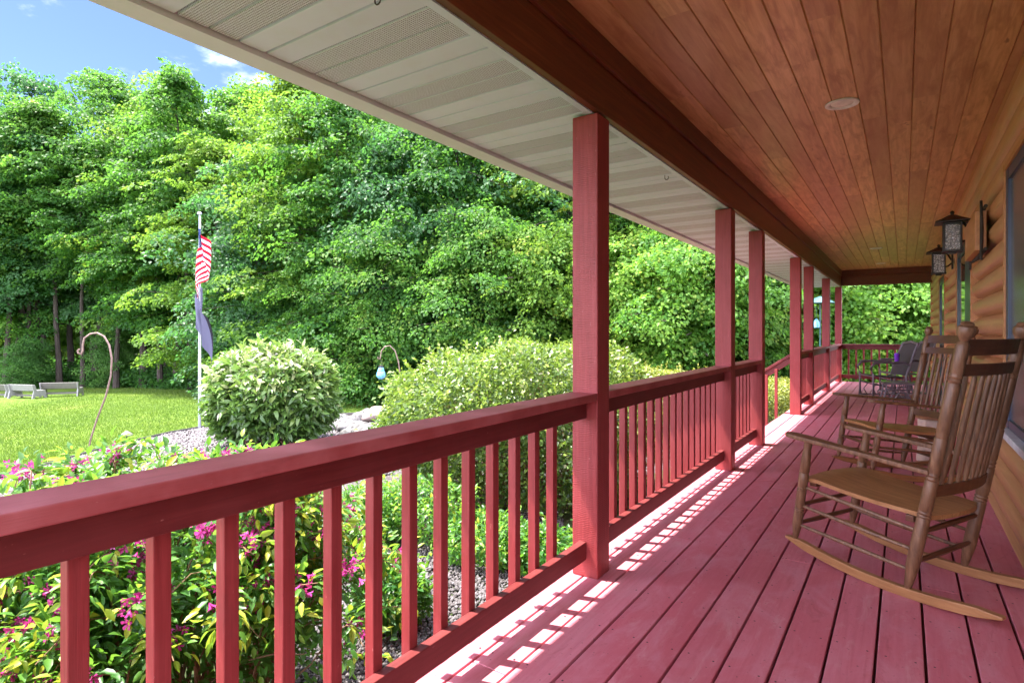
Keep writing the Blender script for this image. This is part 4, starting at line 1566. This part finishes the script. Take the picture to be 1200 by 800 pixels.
# ------------------------------------------------------------------ trees
def tree_mesh(seed, H, crown0, Rmax, nb, per, leafL, mat, shape='maple', spray=0.75, nl=52, trunk_r=0.2, lean=0.4, bright=0.5, flat=0.16, droop=0.35, tilt=0.38):
    """trunk mesh and crown mesh: limbs grow off the trunk, each carries layered sprays of leaves"""
    rg = np.random.default_rng(seed)
    b = MB()
    a0 = rg.uniform(0, 6.28)
    tp = [(0, 0, -0.3)]
    for k in range(1, 9):
        z = H * 0.94 * k / 8
        tp.append((lean * (k / 8) ** 1.5 * math.cos(a0) + rg.normal() * 0.05, lean * (k / 8) ** 1.5 * math.sin(a0) + rg.normal() * 0.05, z))
    b.tube(tp, [trunk_r * (1.25 if k == 0 else (1 - 0.85 * k / 8)) for k in range(9)], 8)
    tz = np.array([p_[2] for p_ in tp])
    tx = np.array([p_[0] for p_ in tp])
    ty = np.array([p_[1] for p_ in tp])
    sc, sn, sr = [], [], []
    for i in range(nb):
        q = (i + rg.random()) / nb
        z = crown0 + (H * 0.97 - crown0) * q
        if shape == 'maple':
            rad = Rmax * (math.sin(PI * min(1, 0.22 + 0.78 * q)) ** 0.6 * 0.95 + 0.05)
        elif shape == 'cone':
            rad = Rmax * (1 - 0.8 * q)
        else:
            rad = Rmax * math.sqrt(max(0.05, 1 - (2 * q - 0.85) ** 2 / 1.4))
        rad *= rg.uniform(0.6, 1.12)
        az = i * 2.39996 + rg.normal() * 0.35
        el = -0.12 + 0.95 * q ** 1.3 + rg.normal() * 0.12
        ox, oy = np.interp(z, tz, tx), np.interp(z, tz, ty)
        dx, dy = math.cos(az), math.sin(az)
        pts = []
        for k in range(6):
            tt = k / 5
            r_ = rad * tt
            zz = z + r_ * math.tan(el) * (1 - 0.35 * tt) - droop * r_ * tt * 0.25
            sw = 0.14 * rad * math.sin(3 * tt + i)
            pts.append((ox + dx * r_ - dy * sw * tt, oy + dy * r_ + dx * sw * tt, zz))
        b.tube(pts, [max(0.012, trunk_r * 0.30 * (1 - q * 0.6) * (1 - 0.85 * k / 5)) for k in range(6)], 5)
        P_ = np.array(pts)
        for k in range(per):
            tt = rg.uniform(0.30, 1.05)
            f = min(tt, 0.999) * 5
            j = int(f)
            p_ = P_[j] + (P_[j + 1] - P_[j]) * (f - j)
            side = rg.normal() * 0.30 * rad * (0.35 + 0.65 * tt)
            p_ = p_ + np.array([-dy * side, dx * side, rg.normal() * 0.22 - abs(side) * 0.14])
            sc.append(p_)
            nn = np.array([dx * tilt + rg.normal() * 0.22, dy * tilt + rg.normal() * 0.22, 1.0])
            sn.append(nn)
            sr.append(spray * rg.uniform(0.55, 1.25) * (0.8 + 0.35 * (1 - q)))
    # leader tuft
    for k in range(6):
        sc.append(np.array([tx[-1] + rg.normal() * 0.35, ty[-1] + rg.normal() * 0.35, H * 0.97 + rg.normal() * 0.4]))
        sn.append(np.array([rg.normal() * 0.4, rg.normal() * 0.4, 1]))
        sr.append(spray * 0.7)
    sc, sn, sr = np.array(sc), unit(np.array(sn)), np.array(sr)
    ns = len(sc)
    cnt = np.maximum(8, (nl * (sr / spray) ** 1.6).astype(int))
    idx = np.repeat(np.arange(ns), cnt)
    m = len(idx)
    n_ = sn[idx]
    e1 = unit(np.cross(n_, np.array([0.31, 0.95, 0.05])))
    e2 = np.cross(n_, e1)
    th = rg.random(m) * 6.2832
    rr = np.sqrt(rg.random(m)) * sr[idx]
    rad_dir = e1 * np.cos(th)[:, None] + e2 * np.sin(th)[:, None]
    pos = sc[idx] + rad_dir * rr[:, None] + n_ * (rg.normal(size=m) * flat * sr[idx])[:, None]
    pos[:, 2] -= 0.30 * rr ** 2 / np.maximum(sr[idx], 0.1)
    d_ = rad_dir + 0.5 * rg.normal(size=(m, 3)) + np.array([0, 0, -0.45])
    nn_ = n_ + 0.42 * rg.normal(size=(m, 3))
    L_ = leafL * rg.uniform(0.65, 1.25, m)
    base = np.clip(bright + 0.16 * rg.normal(size=ns), 0, 1)
    sh = np.clip(base[idx] + 0.13 * rg.normal(size=m), 0, 1)
    V, T, S = leaves(pos, d_, nn_, L_, L_ * 0.82, sh, 0.12, 0.12)
    return b, np_mesh('crown', V, T, mat, S)


KINDS = {}


def kind(name, **kw):
    b, cm = tree_mesh(**kw)
    o = b.build('trunk', M['bark'], smooth=True)
    tm = o.data
    bpy.data.objects.remove(o)
    KINDS[name] = (tm, cm)


kind('tall_a', seed=11, H=19, crown0=6.5, Rmax=4.3, nb=50, per=8, leafL=0.2, mat=M['leaf_maple'], spray=0.85, nl=78, trunk_r=0.24)
kind('tall_b', seed=12, H=18, crown0=7.5, Rmax=4.0, nb=44, per=8, leafL=0.2, mat=M['leaf_cool'], shape='oval', spray=0.85, nl=74, trunk_r=0.26, lean=0.9)
kind('tall_c', seed=13, H=17, crown0=4.5, Rmax=4.4, nb=53, per=8, leafL=0.195, mat=M['leaf_bright'], spray=0.9, nl=76, trunk_r=0.22, bright=0.55)
kind('mid_a', seed=21, H=12, crown0=2.6, Rmax=3.6, nb=53, per=8, leafL=0.155, mat=M['leaf_maple'], spray=0.75, nl=86, trunk_r=0.15, flat=0.12, tilt=0.62)
kind('mid_b', seed=22, H=11, crown0=1.4, Rmax=3.6, nb=57, per=8, leafL=0.155, mat=M['leaf_bright'], shape='oval', spray=0.75, nl=86, trunk_r=0.14, flat=0.10, bright=0.55, tilt=0.62)
kind('mid_c', seed=23, H=10, crown0=1.0, Rmax=3.4, nb=57, per=8, leafL=0.15, mat=M['leaf_cool'], shape='oval', spray=0.72, nl=88, trunk_r=0.13, flat=0.12, tilt=0.62)
kind('low_a', seed=31, H=7.0, crown0=0.4, Rmax=3.0, nb=58, per=8, leafL=0.13, mat=M['leaf_maple'], shape='oval', spray=0.62, nl=92, trunk_r=0.09, flat=0.12, bright=0.6, tilt=0.62)
kind('low_b', seed=32, H=6.0, crown0=0.3, Rmax=2.8, nb=54, per=8, leafL=0.128, mat=M['leaf_bright'], shape='oval', spray=0.6, nl=92, trunk_r=0.08, flat=0.12, bright=0.5, tilt=0.62)
kind('low_c', seed=33, H=5.0, crown0=0.2, Rmax=2.5, nb=50, per=8, leafL=0.125, mat=M['leaf_dark'], shape='oval', spray=0.6, nl=88, trunk_r=0.07, flat=0.15, bright=0.6, tilt=0.62)
kind('layered', seed=41, H=14, crown0=4.2, Rmax=3.8, nb=34, per=11, leafL=0.155, mat=M['leaf_maple'], spray=0.72, nl=96, trunk_r=0.22, flat=0.06, droop=0.1, bright=0.5)
kind('layered_b', seed=42, H=16, crown0=5.2, Rmax=3.4, nb=30, per=10, leafL=0.16, mat=M['leaf_cool'], spray=0.75, nl=94, trunk_r=0.25, flat=0.06, droop=0.05, bright=0.45, lean=1.1)
kind('bare', seed=44, H=17, crown0=9.2, Rmax=2.6, nb=28, per=9, leafL=0.19, mat=M['leaf_maple'], spray=0.8, nl=70, trunk_r=0.16, flat=0.08, droop=0.0, lean=0.9)
kind('layered_c', seed=43, H=12.5, crown0=1.2, Rmax=3.6, nb=40, per=11, leafL=0.155, mat=M['leaf_bright'], spray=0.72, nl=94, trunk_r=0.15, flat=0.06, droop=0.15, bright=0.5)
kind('end_a', seed=51, H=9, crown0=0.8, Rmax=3.2, nb=56, per=9, leafL=0.155, mat=M['leaf_sunny'], shape='oval', spray=0.70, nl=86, trunk_r=0.11, flat=0.08, bright=0.6, tilt=0.75)
kind('end_b', seed=52, H=6, crown0=0.3, Rmax=2.8, nb=52, per=8, leafL=0.14, mat=M['leaf_sunny'], shape='oval', spray=0.62, nl=86, trunk_r=0.08, flat=0.08, bright=0.55, tilt=0.75)


def tree(k, u_, Z_, rz, s, label, group=None, sz=None):
    x, y = polar(u_, Z_)
    tm, cm = KINDS[k]
    e = thing('leafy_tree', label, 'tree', (x, y, ground_z(x) - 0.02), rz, group)
    e.scale = (s, s, sz or s)
    link_mesh('trunk', tm, e)
    link_mesh('crown', cm, e)
    return e


DEEP = 'tall leafy tree deep in the woods behind the front trees'
DG = 'tall trees deep in the woods'
rg_ = random.Random(4)
for i, (k, u_, Z_, s) in enumerate([('tall_b', -150, 46, 1.0), ('tall_a', -70, 43, 1.0), ('tall_c', 110, 47, 1.1), ('tall_a', 205, 46, 1.08), ('tall_b', 262, 43, 1.02), ('tall_c', 330, 42, 1.05),
                                    ('tall_a', 410, 40, 1.0), ('tall_b', 490, 40, 1.0), ('tall_c', 560, 38, 1.0), ('tall_a', 640, 38, 1.0), ('tall_b', 720, 36, 1.0), ('tall_c', 800, 36, 1.0),
                                    ('tall_a', 880, 35, 1.0), ('tall_c', 960, 34, 1.0), ('tall_a', 1040, 34, 1.0), ('tall_c', 1130, 34, 1.0), ('tall_b', 50, 50, .9), ('tall_c', 370, 50, 1.0), ('tall_a', 150, 52, .9), ('tall_b', 460, 50, 1.0), ('tall_c', -20, 50, .85)]):
    tree(k, u_, Z_, rg_.uniform(0, 6.28), s, DEEP, DG)

tree('tall_b', 22, 37.5, 0.6, 1.0, 'tallest dark green tree at the left edge, top against the sky', sz=1.13)
tree('tall_a', 130, 36.5, 1.9, 1.0, 'tall maple whose top pokes into the sky left of the flagpole', sz=1.04)
tree('tall_c', 195, 35, 3.3, 0.95, 'tall yellow green maple directly above the flagpole', sz=1.07)
tree('tall_a', 285, 34, 5.0, 1.0, 'tall bright maple right of the flagpole, reaching up to the eave', sz=0.92)
tree('tall_c', 345, 30, 0.3, 1.0, 'tall yellowish tree just left of the eave above the round shrub', sz=0.95)
tree('layered', 168, 33.5, 0.0, 1.0, 'layered maple with a bare grey trunk left of the flagpole')
tree('layered', 207, 32.5, 2.2, 0.95, 'layered maple with dark twin looking trunk just left of the flagpole')
tree('layered_b', 44, 35.5, 1.0, 1.0, 'slender bare trunked tree standing behind the white benches')
tree('layered_b', 20, 34.8, 2.9, 1.0, 'leaning dark trunked tree behind the left end of the benches')
for (u_, Z_, rz_, s_, lab_) in ((6, 33.8, 0.4, 1.0, 'bare dark trunk rising behind the leftmost bench'), (33, 34.5, 2.0, 0.9, 'slim bare trunk rising behind the middle bench'),
                                (70, 34.6, 3.6, 1.0, 'bare trunk rising behind the right hand bench'), (97, 34.2, 5.0, 0.85, 'slim bare trunk just right of the benches'),
                                (136, 33.6, 1.2, 0.95, 'slim bare trunk right of the S shaped hook'), (188, 32.4, 2.7, 0.9, 'slim dark trunk between the two layered maples'),
                                (224, 31.5, 4.1, 1.0, 'bare dark trunk just left of the flagpole foot')):
    tree('bare', u_, Z_, rz_, s_, lab_)
tree('layered', 84, 37, 5.1, 0.95, 'layered maple with a thin trunk just right of the benches')
tree('layered_b', 146, 37, 4.4, 1.0, 'slender dark trunk between the garden hook and the layered maple')
tree('layered', -10, 35, 4.0, 1.0, 'layered maple behind the benches at the left edge')
tree('layered_b', 112, 36, 2.7, 0.95, 'cool green maple behind the S shaped garden hook')
tree('layered_c', 258, 29.5, 0.8, 1.0, 'layered yellow green tree right behind the flags')
tree('mid_c', 300, 26.5, 3.9, 1.05, 'cool green leafy tree rising behind the round white topped shrub')
tree('layered_c', 352, 25.5, 1.4, 1.0, 'yellow green tree behind the right side of the round shrub')
tree('mid_a', 415, 24.5, 5.2, 1.05, 'green maple behind the blue hanging lantern')
tree('mid_c', 480, 24, 0.2, 1.05, 'cool green tree behind the left part of the big hedge')
tree('mid_a', 528, 23, 2.0, 1.0, 'green maple with a straight brown trunk rising behind the big hedge')
tree('mid_c', 600, 23, 3.0, 1.08, 'pale leaved tree left of the largest post')
tree('layered_c', 668, 22.5, 4.4, 1.0, 'leafy tree hidden partly by the largest post')
tree('mid_a', 735, 23, 5.8, 1.0, 'green maple just right of the largest post')
tree('end_a', 795, 21.5, 1.1, 0.95, 'bright leafy tree filling the gap before the second post')
tree('mid_c', 855, 22, 2.4, 1.0, 'leafy tree seen between the second post and the stair post')
tree('end_a', 912, 22.5, 0.5, 1.0, 'bright tree above the sloping stair handrail')
tree('end_a', 985, 23, 2.9, 0.95, 'bright yellow green tree beyond the far corner of the porch')
tree('end_a', 1050, 22.5, 4.1, 1.0, 'bright leafy tree filling the view past the end railing')
tree('end_a', 1110, 23, 5.5, 1.0, 'leafy tree past the end of the porch next to the house wall')
for i, (k, u_, Z_, s, lab) in enumerate([
        ('low_c', 330, 24.5, 0.9, 'low dark sapling at the woods edge right behind the round shrub'),
        ('low_a', 392, 23, 0.8, 'low leafy sapling at the woods edge above the rock pile'),
        ('low_a', 455, 21.5, 0.85, 'low maple sapling directly behind the blue lantern hook'),
        ('low_c', 505, 21.5, 0.9, 'dark low sapling behind the top left of the big hedge'),
        ('low_a', 570, 20.5, 0.9, 'low maple sapling behind the middle of the big hedge'),
        ('low_b', 640, 20, 0.9, 'low bright sapling behind the hedge, left of the largest post'),
        ('end_b', 740, 19.5, 0.9, 'low maple sapling behind the golden hedge'),
        ('end_b', 800, 19.0, 0.95, 'low bright sapling left of the second post'),
        ('low_a', 865, 19.5, 0.9, 'low sapling seen between the second post and the third post'),
        ('end_b', 930, 20.5, 0.9, 'low bright sapling behind the stair railing post'),
        ('end_b', 1010, 20.8, 1.0, 'low bright sapling right behind the end railing'),
        ('end_b', 1065, 20.5, 1.0, 'low leafy sapling behind the patio chairs'),
        ('end_b', 1120, 20.5, 0.9, 'low sapling past the far corner of the house'),
        ('low_c', 275, 27, 0.8, 'low dark sapling at the woods edge behind the flag'),
        ('low_c', 140, 35, 0.7, 'low dark sapling at the woods edge between the hook and the bare trunks'),
        ('low_c', 30, 33.5, 0.55, 'low dark sapling directly behind the benches'),
        ('low_c', -60, 36, 0.8, 'low dark sapling at the far left of the woods edge')]):
    tree(k, u_, Z_, rg_.uniform(0, 6.28), s, lab)

# far woods and undergrowth: masses nobody could count
N = 90000
u = -420 + 1750 * rng.random(N)
Zr = 52 + 14 * rng.random(N)
X = (u - 600) * Zr / F_PX
gx, gy = X * CT - Zr * ST, X * ST + Zr * CT
lump = 9 + 3.5 * np.sin(u * 0.035) + 2 * np.sin(u * 0.11 + 1)
zz = gz(gx) + rng.random(N) ** 0.9 * np.where(u < 330, np.minimum(lump, 12.5), lump + 4)
pos = np.stack([gx, gy, zz], 1)
L_ = 0.75 * rng.uniform(0.6, 1.3, N)
V, T, S = leaves(pos, rand_dirs(rng, N) + np.array([0, 0, -.3]), rand_dirs(rng, N) + np.array([0, 0, 1.0]), L_, L_ * .9, np.clip(.45 + .22 * rng.normal(size=N), 0, 1))
o = link_mesh('far_woods', np_mesh('far_woods', V, T, M['leaf_bright'], S))
o['kind'] = 'stuff'
N = 80000
u = -420 + 1700 * rng.random(N)
edge = np.interp(u, [-420, 0, 120, 205, 300, 430, 600, 800, 1000, 1300], [42, 36.5, 34.5, 31.0, 26.8, 23.6, 22.0, 20.5, 21.5, 22.5])
Zr = edge + 7 * rng.random(N) ** 1.6
X = (u - 600) * Zr / F_PX
gx, gy = X * CT - Zr * ST, X * ST + Zr * CT
hh = (0.25 + 0.9 * (0.5 + 0.5 * np.sin(u * 0.09) * np.sin(u * 0.041 + Zr)) + 0.4 * np.clip(Zr - edge, 0, 2))
pos = np.stack([gx, gy, gz(gx) + rng.random(N) ** 0.8 * hh], 1)
L_ = 0.17 * rng.uniform(0.6, 1.4, N)
V, T, S = leaves(pos, rand_dirs(rng, N) + np.array([0, 0, -.2]), rand_dirs(rng, N) * 0.6 + np.array([0, 0, 1.0]), L_, L_ * .8, np.clip(.5 + .25 * rng.normal(size=N), 0, 1))
o = link_mesh('undergrowth', np_mesh('undergrowth', V, T, M['leaf_dark'], S))
o['kind'] = 'stuff'


# ------------------------------------------------------------------ shrubs and hedges
def stems(mb, rg, n, base_r, top_fn, r0=0.010, kink=0.08):
    for i in range(n):
        a = rg.uniform(0, 6.28)
        q = base_r * math.sqrt(rg.random())
        p0 = np.array([q * math.cos(a), q * math.sin(a), -0.05])
        p1 = top_fn(rg)
        pts = [p0]
        for k in (1, 2, 3, 4):
            tt = k / 4
            pts.append(p0 * (1 - tt ** 1.3) + p1 * tt ** 1.3 + np.array([0, 0, (p1[2] - p0[2]) * (tt - tt ** 1.3)]) + rg.normal(size=3) * kink * (1 - tt))
        mb.tube(pts, [r0, r0 * .85, r0 * .7, r0 * .5, r0 * .3], 5)


def blob_shrub(name, label, cat, loc, rz, radii, N, L, W, mat, seed, shade_fn, stem_n=60, low=0.0, detail=0, shell=0.72, rough=0.10, power=2.3, up=0.6, stem_r=0.01):
    """shrub filling a lumpy rounded volume whose foot is at loc: leaves near its surface, woody stems inside"""
    rg = np.random.default_rng(seed)
    rx, ry, rz_ = radii
    s = thing(name, label, cat, loc, rz)
    d_ = rand_dirs(rg, N * 2)
    d_ = d_[d_[:, 2] > -0.80][:N]
    n = len(d_)
    rr = shell + (1 - shell) * rg.random(n) ** 0.55
    inner = rg.random(n) < 0.18
    rr = np.where(inner, rg.random(n) ** 0.5 * shell, rr)
    lump = 1 + rough * (np.sin(d_[:, 0] * 6 + seed) * np.sin(d_[:, 1] * 7 + 2) + 0.7 * np.sin(d_[:, 0] * 3.1 + seed * 2) * np.sin(d_[:, 2] * 4 + 1) + 0.6 * np.sin(d_[:, 2] * 9 + d_[:, 0] * 11))
    stick = np.where(rg.random(n) < 0.03, rg.uniform(1.0, 1.14, n), 1.0)
    pn = (np.abs(d_) ** power).sum(1) ** (-1 / power)
    pos = d_ * (pn * rr * lump * stick)[:, None] * np.array([rx, ry, rz_ / 2])
    pos[:, 2] += rz_ / 2
    keep = pos[:, 2] > low + 0.10 * rg.random(n)
    pos, d_, rr = pos[keep], d_[keep], rr[keep]
    n = len(pos)
    dirn = d_ * np.array([1, 1, 0.5]) + 0.7 * rg.normal(size=(n, 3)) + np.array([0, 0, -0.1])
    nrm = d_ * 0.8 + np.array([0, 0, up]) + 0.55 * rg.normal(size=(n, 3))
    L_ = L * rg.uniform(0.6, 1.3, n)
    sh = np.clip(shade_fn(rg, pos, d_, rr, rz_), 0, 1)
    nsh = int(26 * (rx * ry + rx * rz_))
    xp, xd, xn, xl, xs = [], [], [], [], []
    for k_ in range(nsh):
        q = rand_dirs(rg, 1)[0]
        q[2] = abs(q[2]) * 0.9 + 0.1
        q /= np.linalg.norm(q)
        p0 = q * ((np.abs(q) ** power).sum() ** (-1 / power)) * 0.95 * np.array([rx, ry, rz_ / 2]) + np.array([0, 0, rz_ / 2])
        ax = q * 0.7 + np.array([0, 0, 0.6]) + 0.35 * rg.normal(size=3)
        ax /= np.linalg.norm(ax)
        ln_ = rg.uniform(0.06, 0.26)
        for t_ in np.arange(0.0, ln_, L * 0.30):
            xp.append(p0 + ax * t_)
            xd.append(ax * 0.7 + 0.8 * rand_dirs(rg, 1)[0])
            xn.append(np.array([0, 0, 1.0]) + 0.6 * rg.normal(size=3))
            xl.append(L * rg.uniform(0.6, 1.15))
            xs.append(rg.uniform(0.5, 0.95))
    pos, dirn, nrm = np.vstack([pos, xp]), np.vstack([dirn, xd]), np.vstack([nrm, xn])
    L_, sh = np.concatenate([L_, xl]), np.concatenate([sh, xs])
    V, T, S = leaves(pos, dirn, nrm, L_, L_ * W, sh, 0.15, 0.14, detail)
    link_mesh('foliage', np_mesh('foliage', V, T, mat, S), s)
    if stem_n:
        b = MB()

        def top(rg):
            q = rand_dirs(rg, 1)[0]
            q[2] = abs(q[2])
            return q * np.array([rx, ry, rz_ / 2]) * rg.uniform(0.75, 0.97) + np.array([0, 0, rz_ / 2 * rg.uniform(0.6, 1.0)])
        stems(b, rg, stem_n, min(rx, ry) * 0.65, top, stem_r)
        b.build('stems', M['twig'], parent=s, smooth=True)
    return s


hz = ground_z(-4.6)
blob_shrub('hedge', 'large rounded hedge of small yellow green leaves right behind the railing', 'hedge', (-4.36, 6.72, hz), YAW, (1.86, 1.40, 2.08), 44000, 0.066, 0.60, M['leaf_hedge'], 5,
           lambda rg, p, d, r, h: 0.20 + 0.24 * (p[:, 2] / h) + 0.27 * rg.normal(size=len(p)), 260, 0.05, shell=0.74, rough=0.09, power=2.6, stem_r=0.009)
x, y = polar(772, 12.4)
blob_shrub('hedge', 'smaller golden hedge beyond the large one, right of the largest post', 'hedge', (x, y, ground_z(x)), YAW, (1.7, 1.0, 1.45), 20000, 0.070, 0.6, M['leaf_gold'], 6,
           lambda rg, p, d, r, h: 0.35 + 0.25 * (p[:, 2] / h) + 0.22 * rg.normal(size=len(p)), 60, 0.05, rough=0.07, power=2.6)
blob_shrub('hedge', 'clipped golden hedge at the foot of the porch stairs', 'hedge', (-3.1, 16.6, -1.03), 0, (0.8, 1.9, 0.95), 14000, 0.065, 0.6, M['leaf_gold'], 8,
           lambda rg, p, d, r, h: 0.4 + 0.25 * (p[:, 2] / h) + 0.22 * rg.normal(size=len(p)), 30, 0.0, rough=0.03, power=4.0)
x, y = polar(320, 12.6)
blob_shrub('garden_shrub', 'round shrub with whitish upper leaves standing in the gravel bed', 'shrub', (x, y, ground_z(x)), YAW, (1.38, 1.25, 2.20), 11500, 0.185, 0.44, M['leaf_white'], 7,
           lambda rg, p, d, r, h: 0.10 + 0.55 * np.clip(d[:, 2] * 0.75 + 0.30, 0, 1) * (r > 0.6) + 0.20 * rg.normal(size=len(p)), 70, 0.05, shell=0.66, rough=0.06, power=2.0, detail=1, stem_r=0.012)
for (u_, Z_, rd, lab) in ((500, 6.3, (0.60, 0.45, 0.70), 'low leafy plant under the left end of the big hedge'), (458, 4.4, (0.26, 0.24, 0.50), 'small bright plant in the gravel close to the railing'),
                          (575, 5.7, (0.50, 0.40, 0.45), 'low leafy plant in front of the middle of the big hedge'), (640, 5.4, (0.45, 0.32, 0.38), 'low plant between the big hedge and the largest post'),
                          (440, 6.3, (0.40, 0.35, 0.60), 'leafy plant beside the white stepping stone')):
    x, y = polar(u_, Z_)
    blob_shrub('low_plant', lab, 'plant', (x, y, ground_z(x)), 0, rd, 2600, 0.060, 0.55, M['leaf_weigela'], int(u_), lambda rg, p, d, r, h: 0.5 + 0.2 * rg.normal(size=len(p)), 20, 0.0, detail=1, stem_r=0.005)


def arching_shrub(label, loc, rz, radii, seed, ncane, nleaf, nflower):
    """flowering shrub close to the rail: arching canes with paired leaves and trumpet flowers"""
    rg = np.random.default_rng(seed)
    rx, ry, H = radii
    s = thing('flowering_shrub', label, 'flowering shrub', loc, rz)
    b = MB()
    lp, ld, ln_, ll, ls = [], [], [], [], []
    fl = []
    for i in range(ncane):
        a = rg.uniform(0, 6.28)
        q = math.sqrt(rg.random())
        p0 = np.array([0.35 * rx * q * math.cos(a), 0.35 * ry * q * math.sin(a), -0.03])
        rr = rg.uniform(0.35, 1.0)
        hz_ = H * math.sqrt(max(0.05, 1 - (rr * 0.86) ** 2)) * rg.uniform(0.72, 1.05)
        p1 = np.array([rx * rr * math.cos(a), ry * rr * math.sin(a), hz_])
        n = 12
        pts = []
        bend = rg.normal(size=3) * 0.10
        for k in range(n + 1):
            tt = k / n
            xy = p0 * (1 - tt ** 1.5) + p1 * tt ** 1.5
            zz = p0[2] + (p1[2] - p0[2]) * math.sin(tt * PI * 0.56) / math.sin(PI * 0.56)
            pts.append(np.array([xy[0], xy[1], zz]) + bend * math.sin(PI * tt) + rg.normal(size=3) * 0.008)
        b.tube(pts, [0.0075 * (1 - 0.75 * k / n) for k in range(n + 1)], 5)
        P_ = np.array(pts)
        m = int(nleaf / ncane)
        for k in range(m):
            tt = rg.uniform(0.22, 1.0) ** 0.75
            f = min(tt, .999) * n
            j = int(f)
            c = P_[j] + (P_[j + 1] - P_[j]) * (f - j)
            ax = unit((P_[j + 1] - P_[j])[None])[0]
            out = rand_dirs(rg, 1)[0]
            out = out - ax * (out @ ax)
            out /= max(1e-6, np.linalg.norm(out))
            off = out * rg.uniform(0.0, 0.10)
            lp.append(c + off)
            ld.append(out * 0.9 + ax * 0.55 + np.array([0, 0, -0.22]))
            ln_.append(np.array([0, 0, 1.0]) + 0.45 * rg.normal(size=3) + 0.2 * out)
            ll.append(rg.uniform(0.036, 0.074))
            ls.append(np.clip(0.34 + 0.16 * rg.normal() + (0.52 if tt > 0.91 else 0.12 * tt), 0, 1))
        for tt in (0.86, 0.95):
            if rg.random() < nflower:
                j = int(tt * n)
                for _ in range(rg.integers(4, 10)):
                    fl.append((P_[j] + rg.normal(size=3) * 0.030, unit((rand_dirs(rg, 1)[0] * 0.8 + np.array([math.cos(a), math.sin(a), -0.15]))[None])[0]))
    b.build('stems', M['twig'], parent=s, smooth=True)
    V, T, S = leaves(np.array(lp), np.array(ld), np.array(ln_), np.array(ll), np.array(ll) * 0.50, np.array(ls), 0.16, 0.10, 1)
    link_mesh('foliage', np_mesh('foliage', V, T, M['leaf_weigela'], S), s)
    # trumpet flowers: tube of five petals opening into lobes
    VV, TT, SS = [], [], []
    for (c, d_) in fl:
        e1 = unit(np.cross(d_, [0.3, 0.2, 0.93])[None])[0]
        e2 = np.cross(d_, e1)
        sz = rg.uniform(0.85, 1.35)
        shd = np.clip(0.55 + 0.22 * rg.normal(), 0, 1)
        base = len(VV)
        VV.append(c)
        SS.append(max(0, shd - 0.35))
        for k in range(5):
            th = 2 * PI * k / 5
            for (dr, dl, dth) in ((0.0075, 0.016, -0.50), (0.0165, 0.025, -0.34), (0.0225, 0.023, 0.0), (0.0165, 0.025, 0.34), (0.0075, 0.016, 0.50)):
                an = th + dth
                VV.append(c + (e1 * math.cos(an) + e2 * math.sin(an)) * dr * sz + d_ * dl * sz)
                SS.append(shd)
            o5 = base + 1 + 5 * k
            TT += [(base, o5, o5 + 4), (o5, o5 + 1, o5 + 4), (o5 + 1, o5 + 3, o5 + 4), (o5 + 1, o5 + 2, o5 + 3)]
    if fl:
        link_mesh('blossoms', np_mesh('blossoms', np.array(VV), np.array(TT), M['petal'], np.array(SS)), s)
    return s


arching_shrub('flowering shrub with magenta blossoms and yellow green tips close behind the nearest railing', (-3.22, 1.55, ground_z(-3.2)), 0.6, (1.35, 1.15, 1.63), 51, 260, 30000, 0.5)
arching_shrub('flowering shrub with magenta blossoms at the left edge, beside the porch', (-3.15, -0.15, ground_z(-3.15)), 0.2, (1.2, 1.1, 1.52), 52, 200, 16000, 0.5)

for o in COL.objects:
    if o.name.startswith('porch_floor'):
        pass
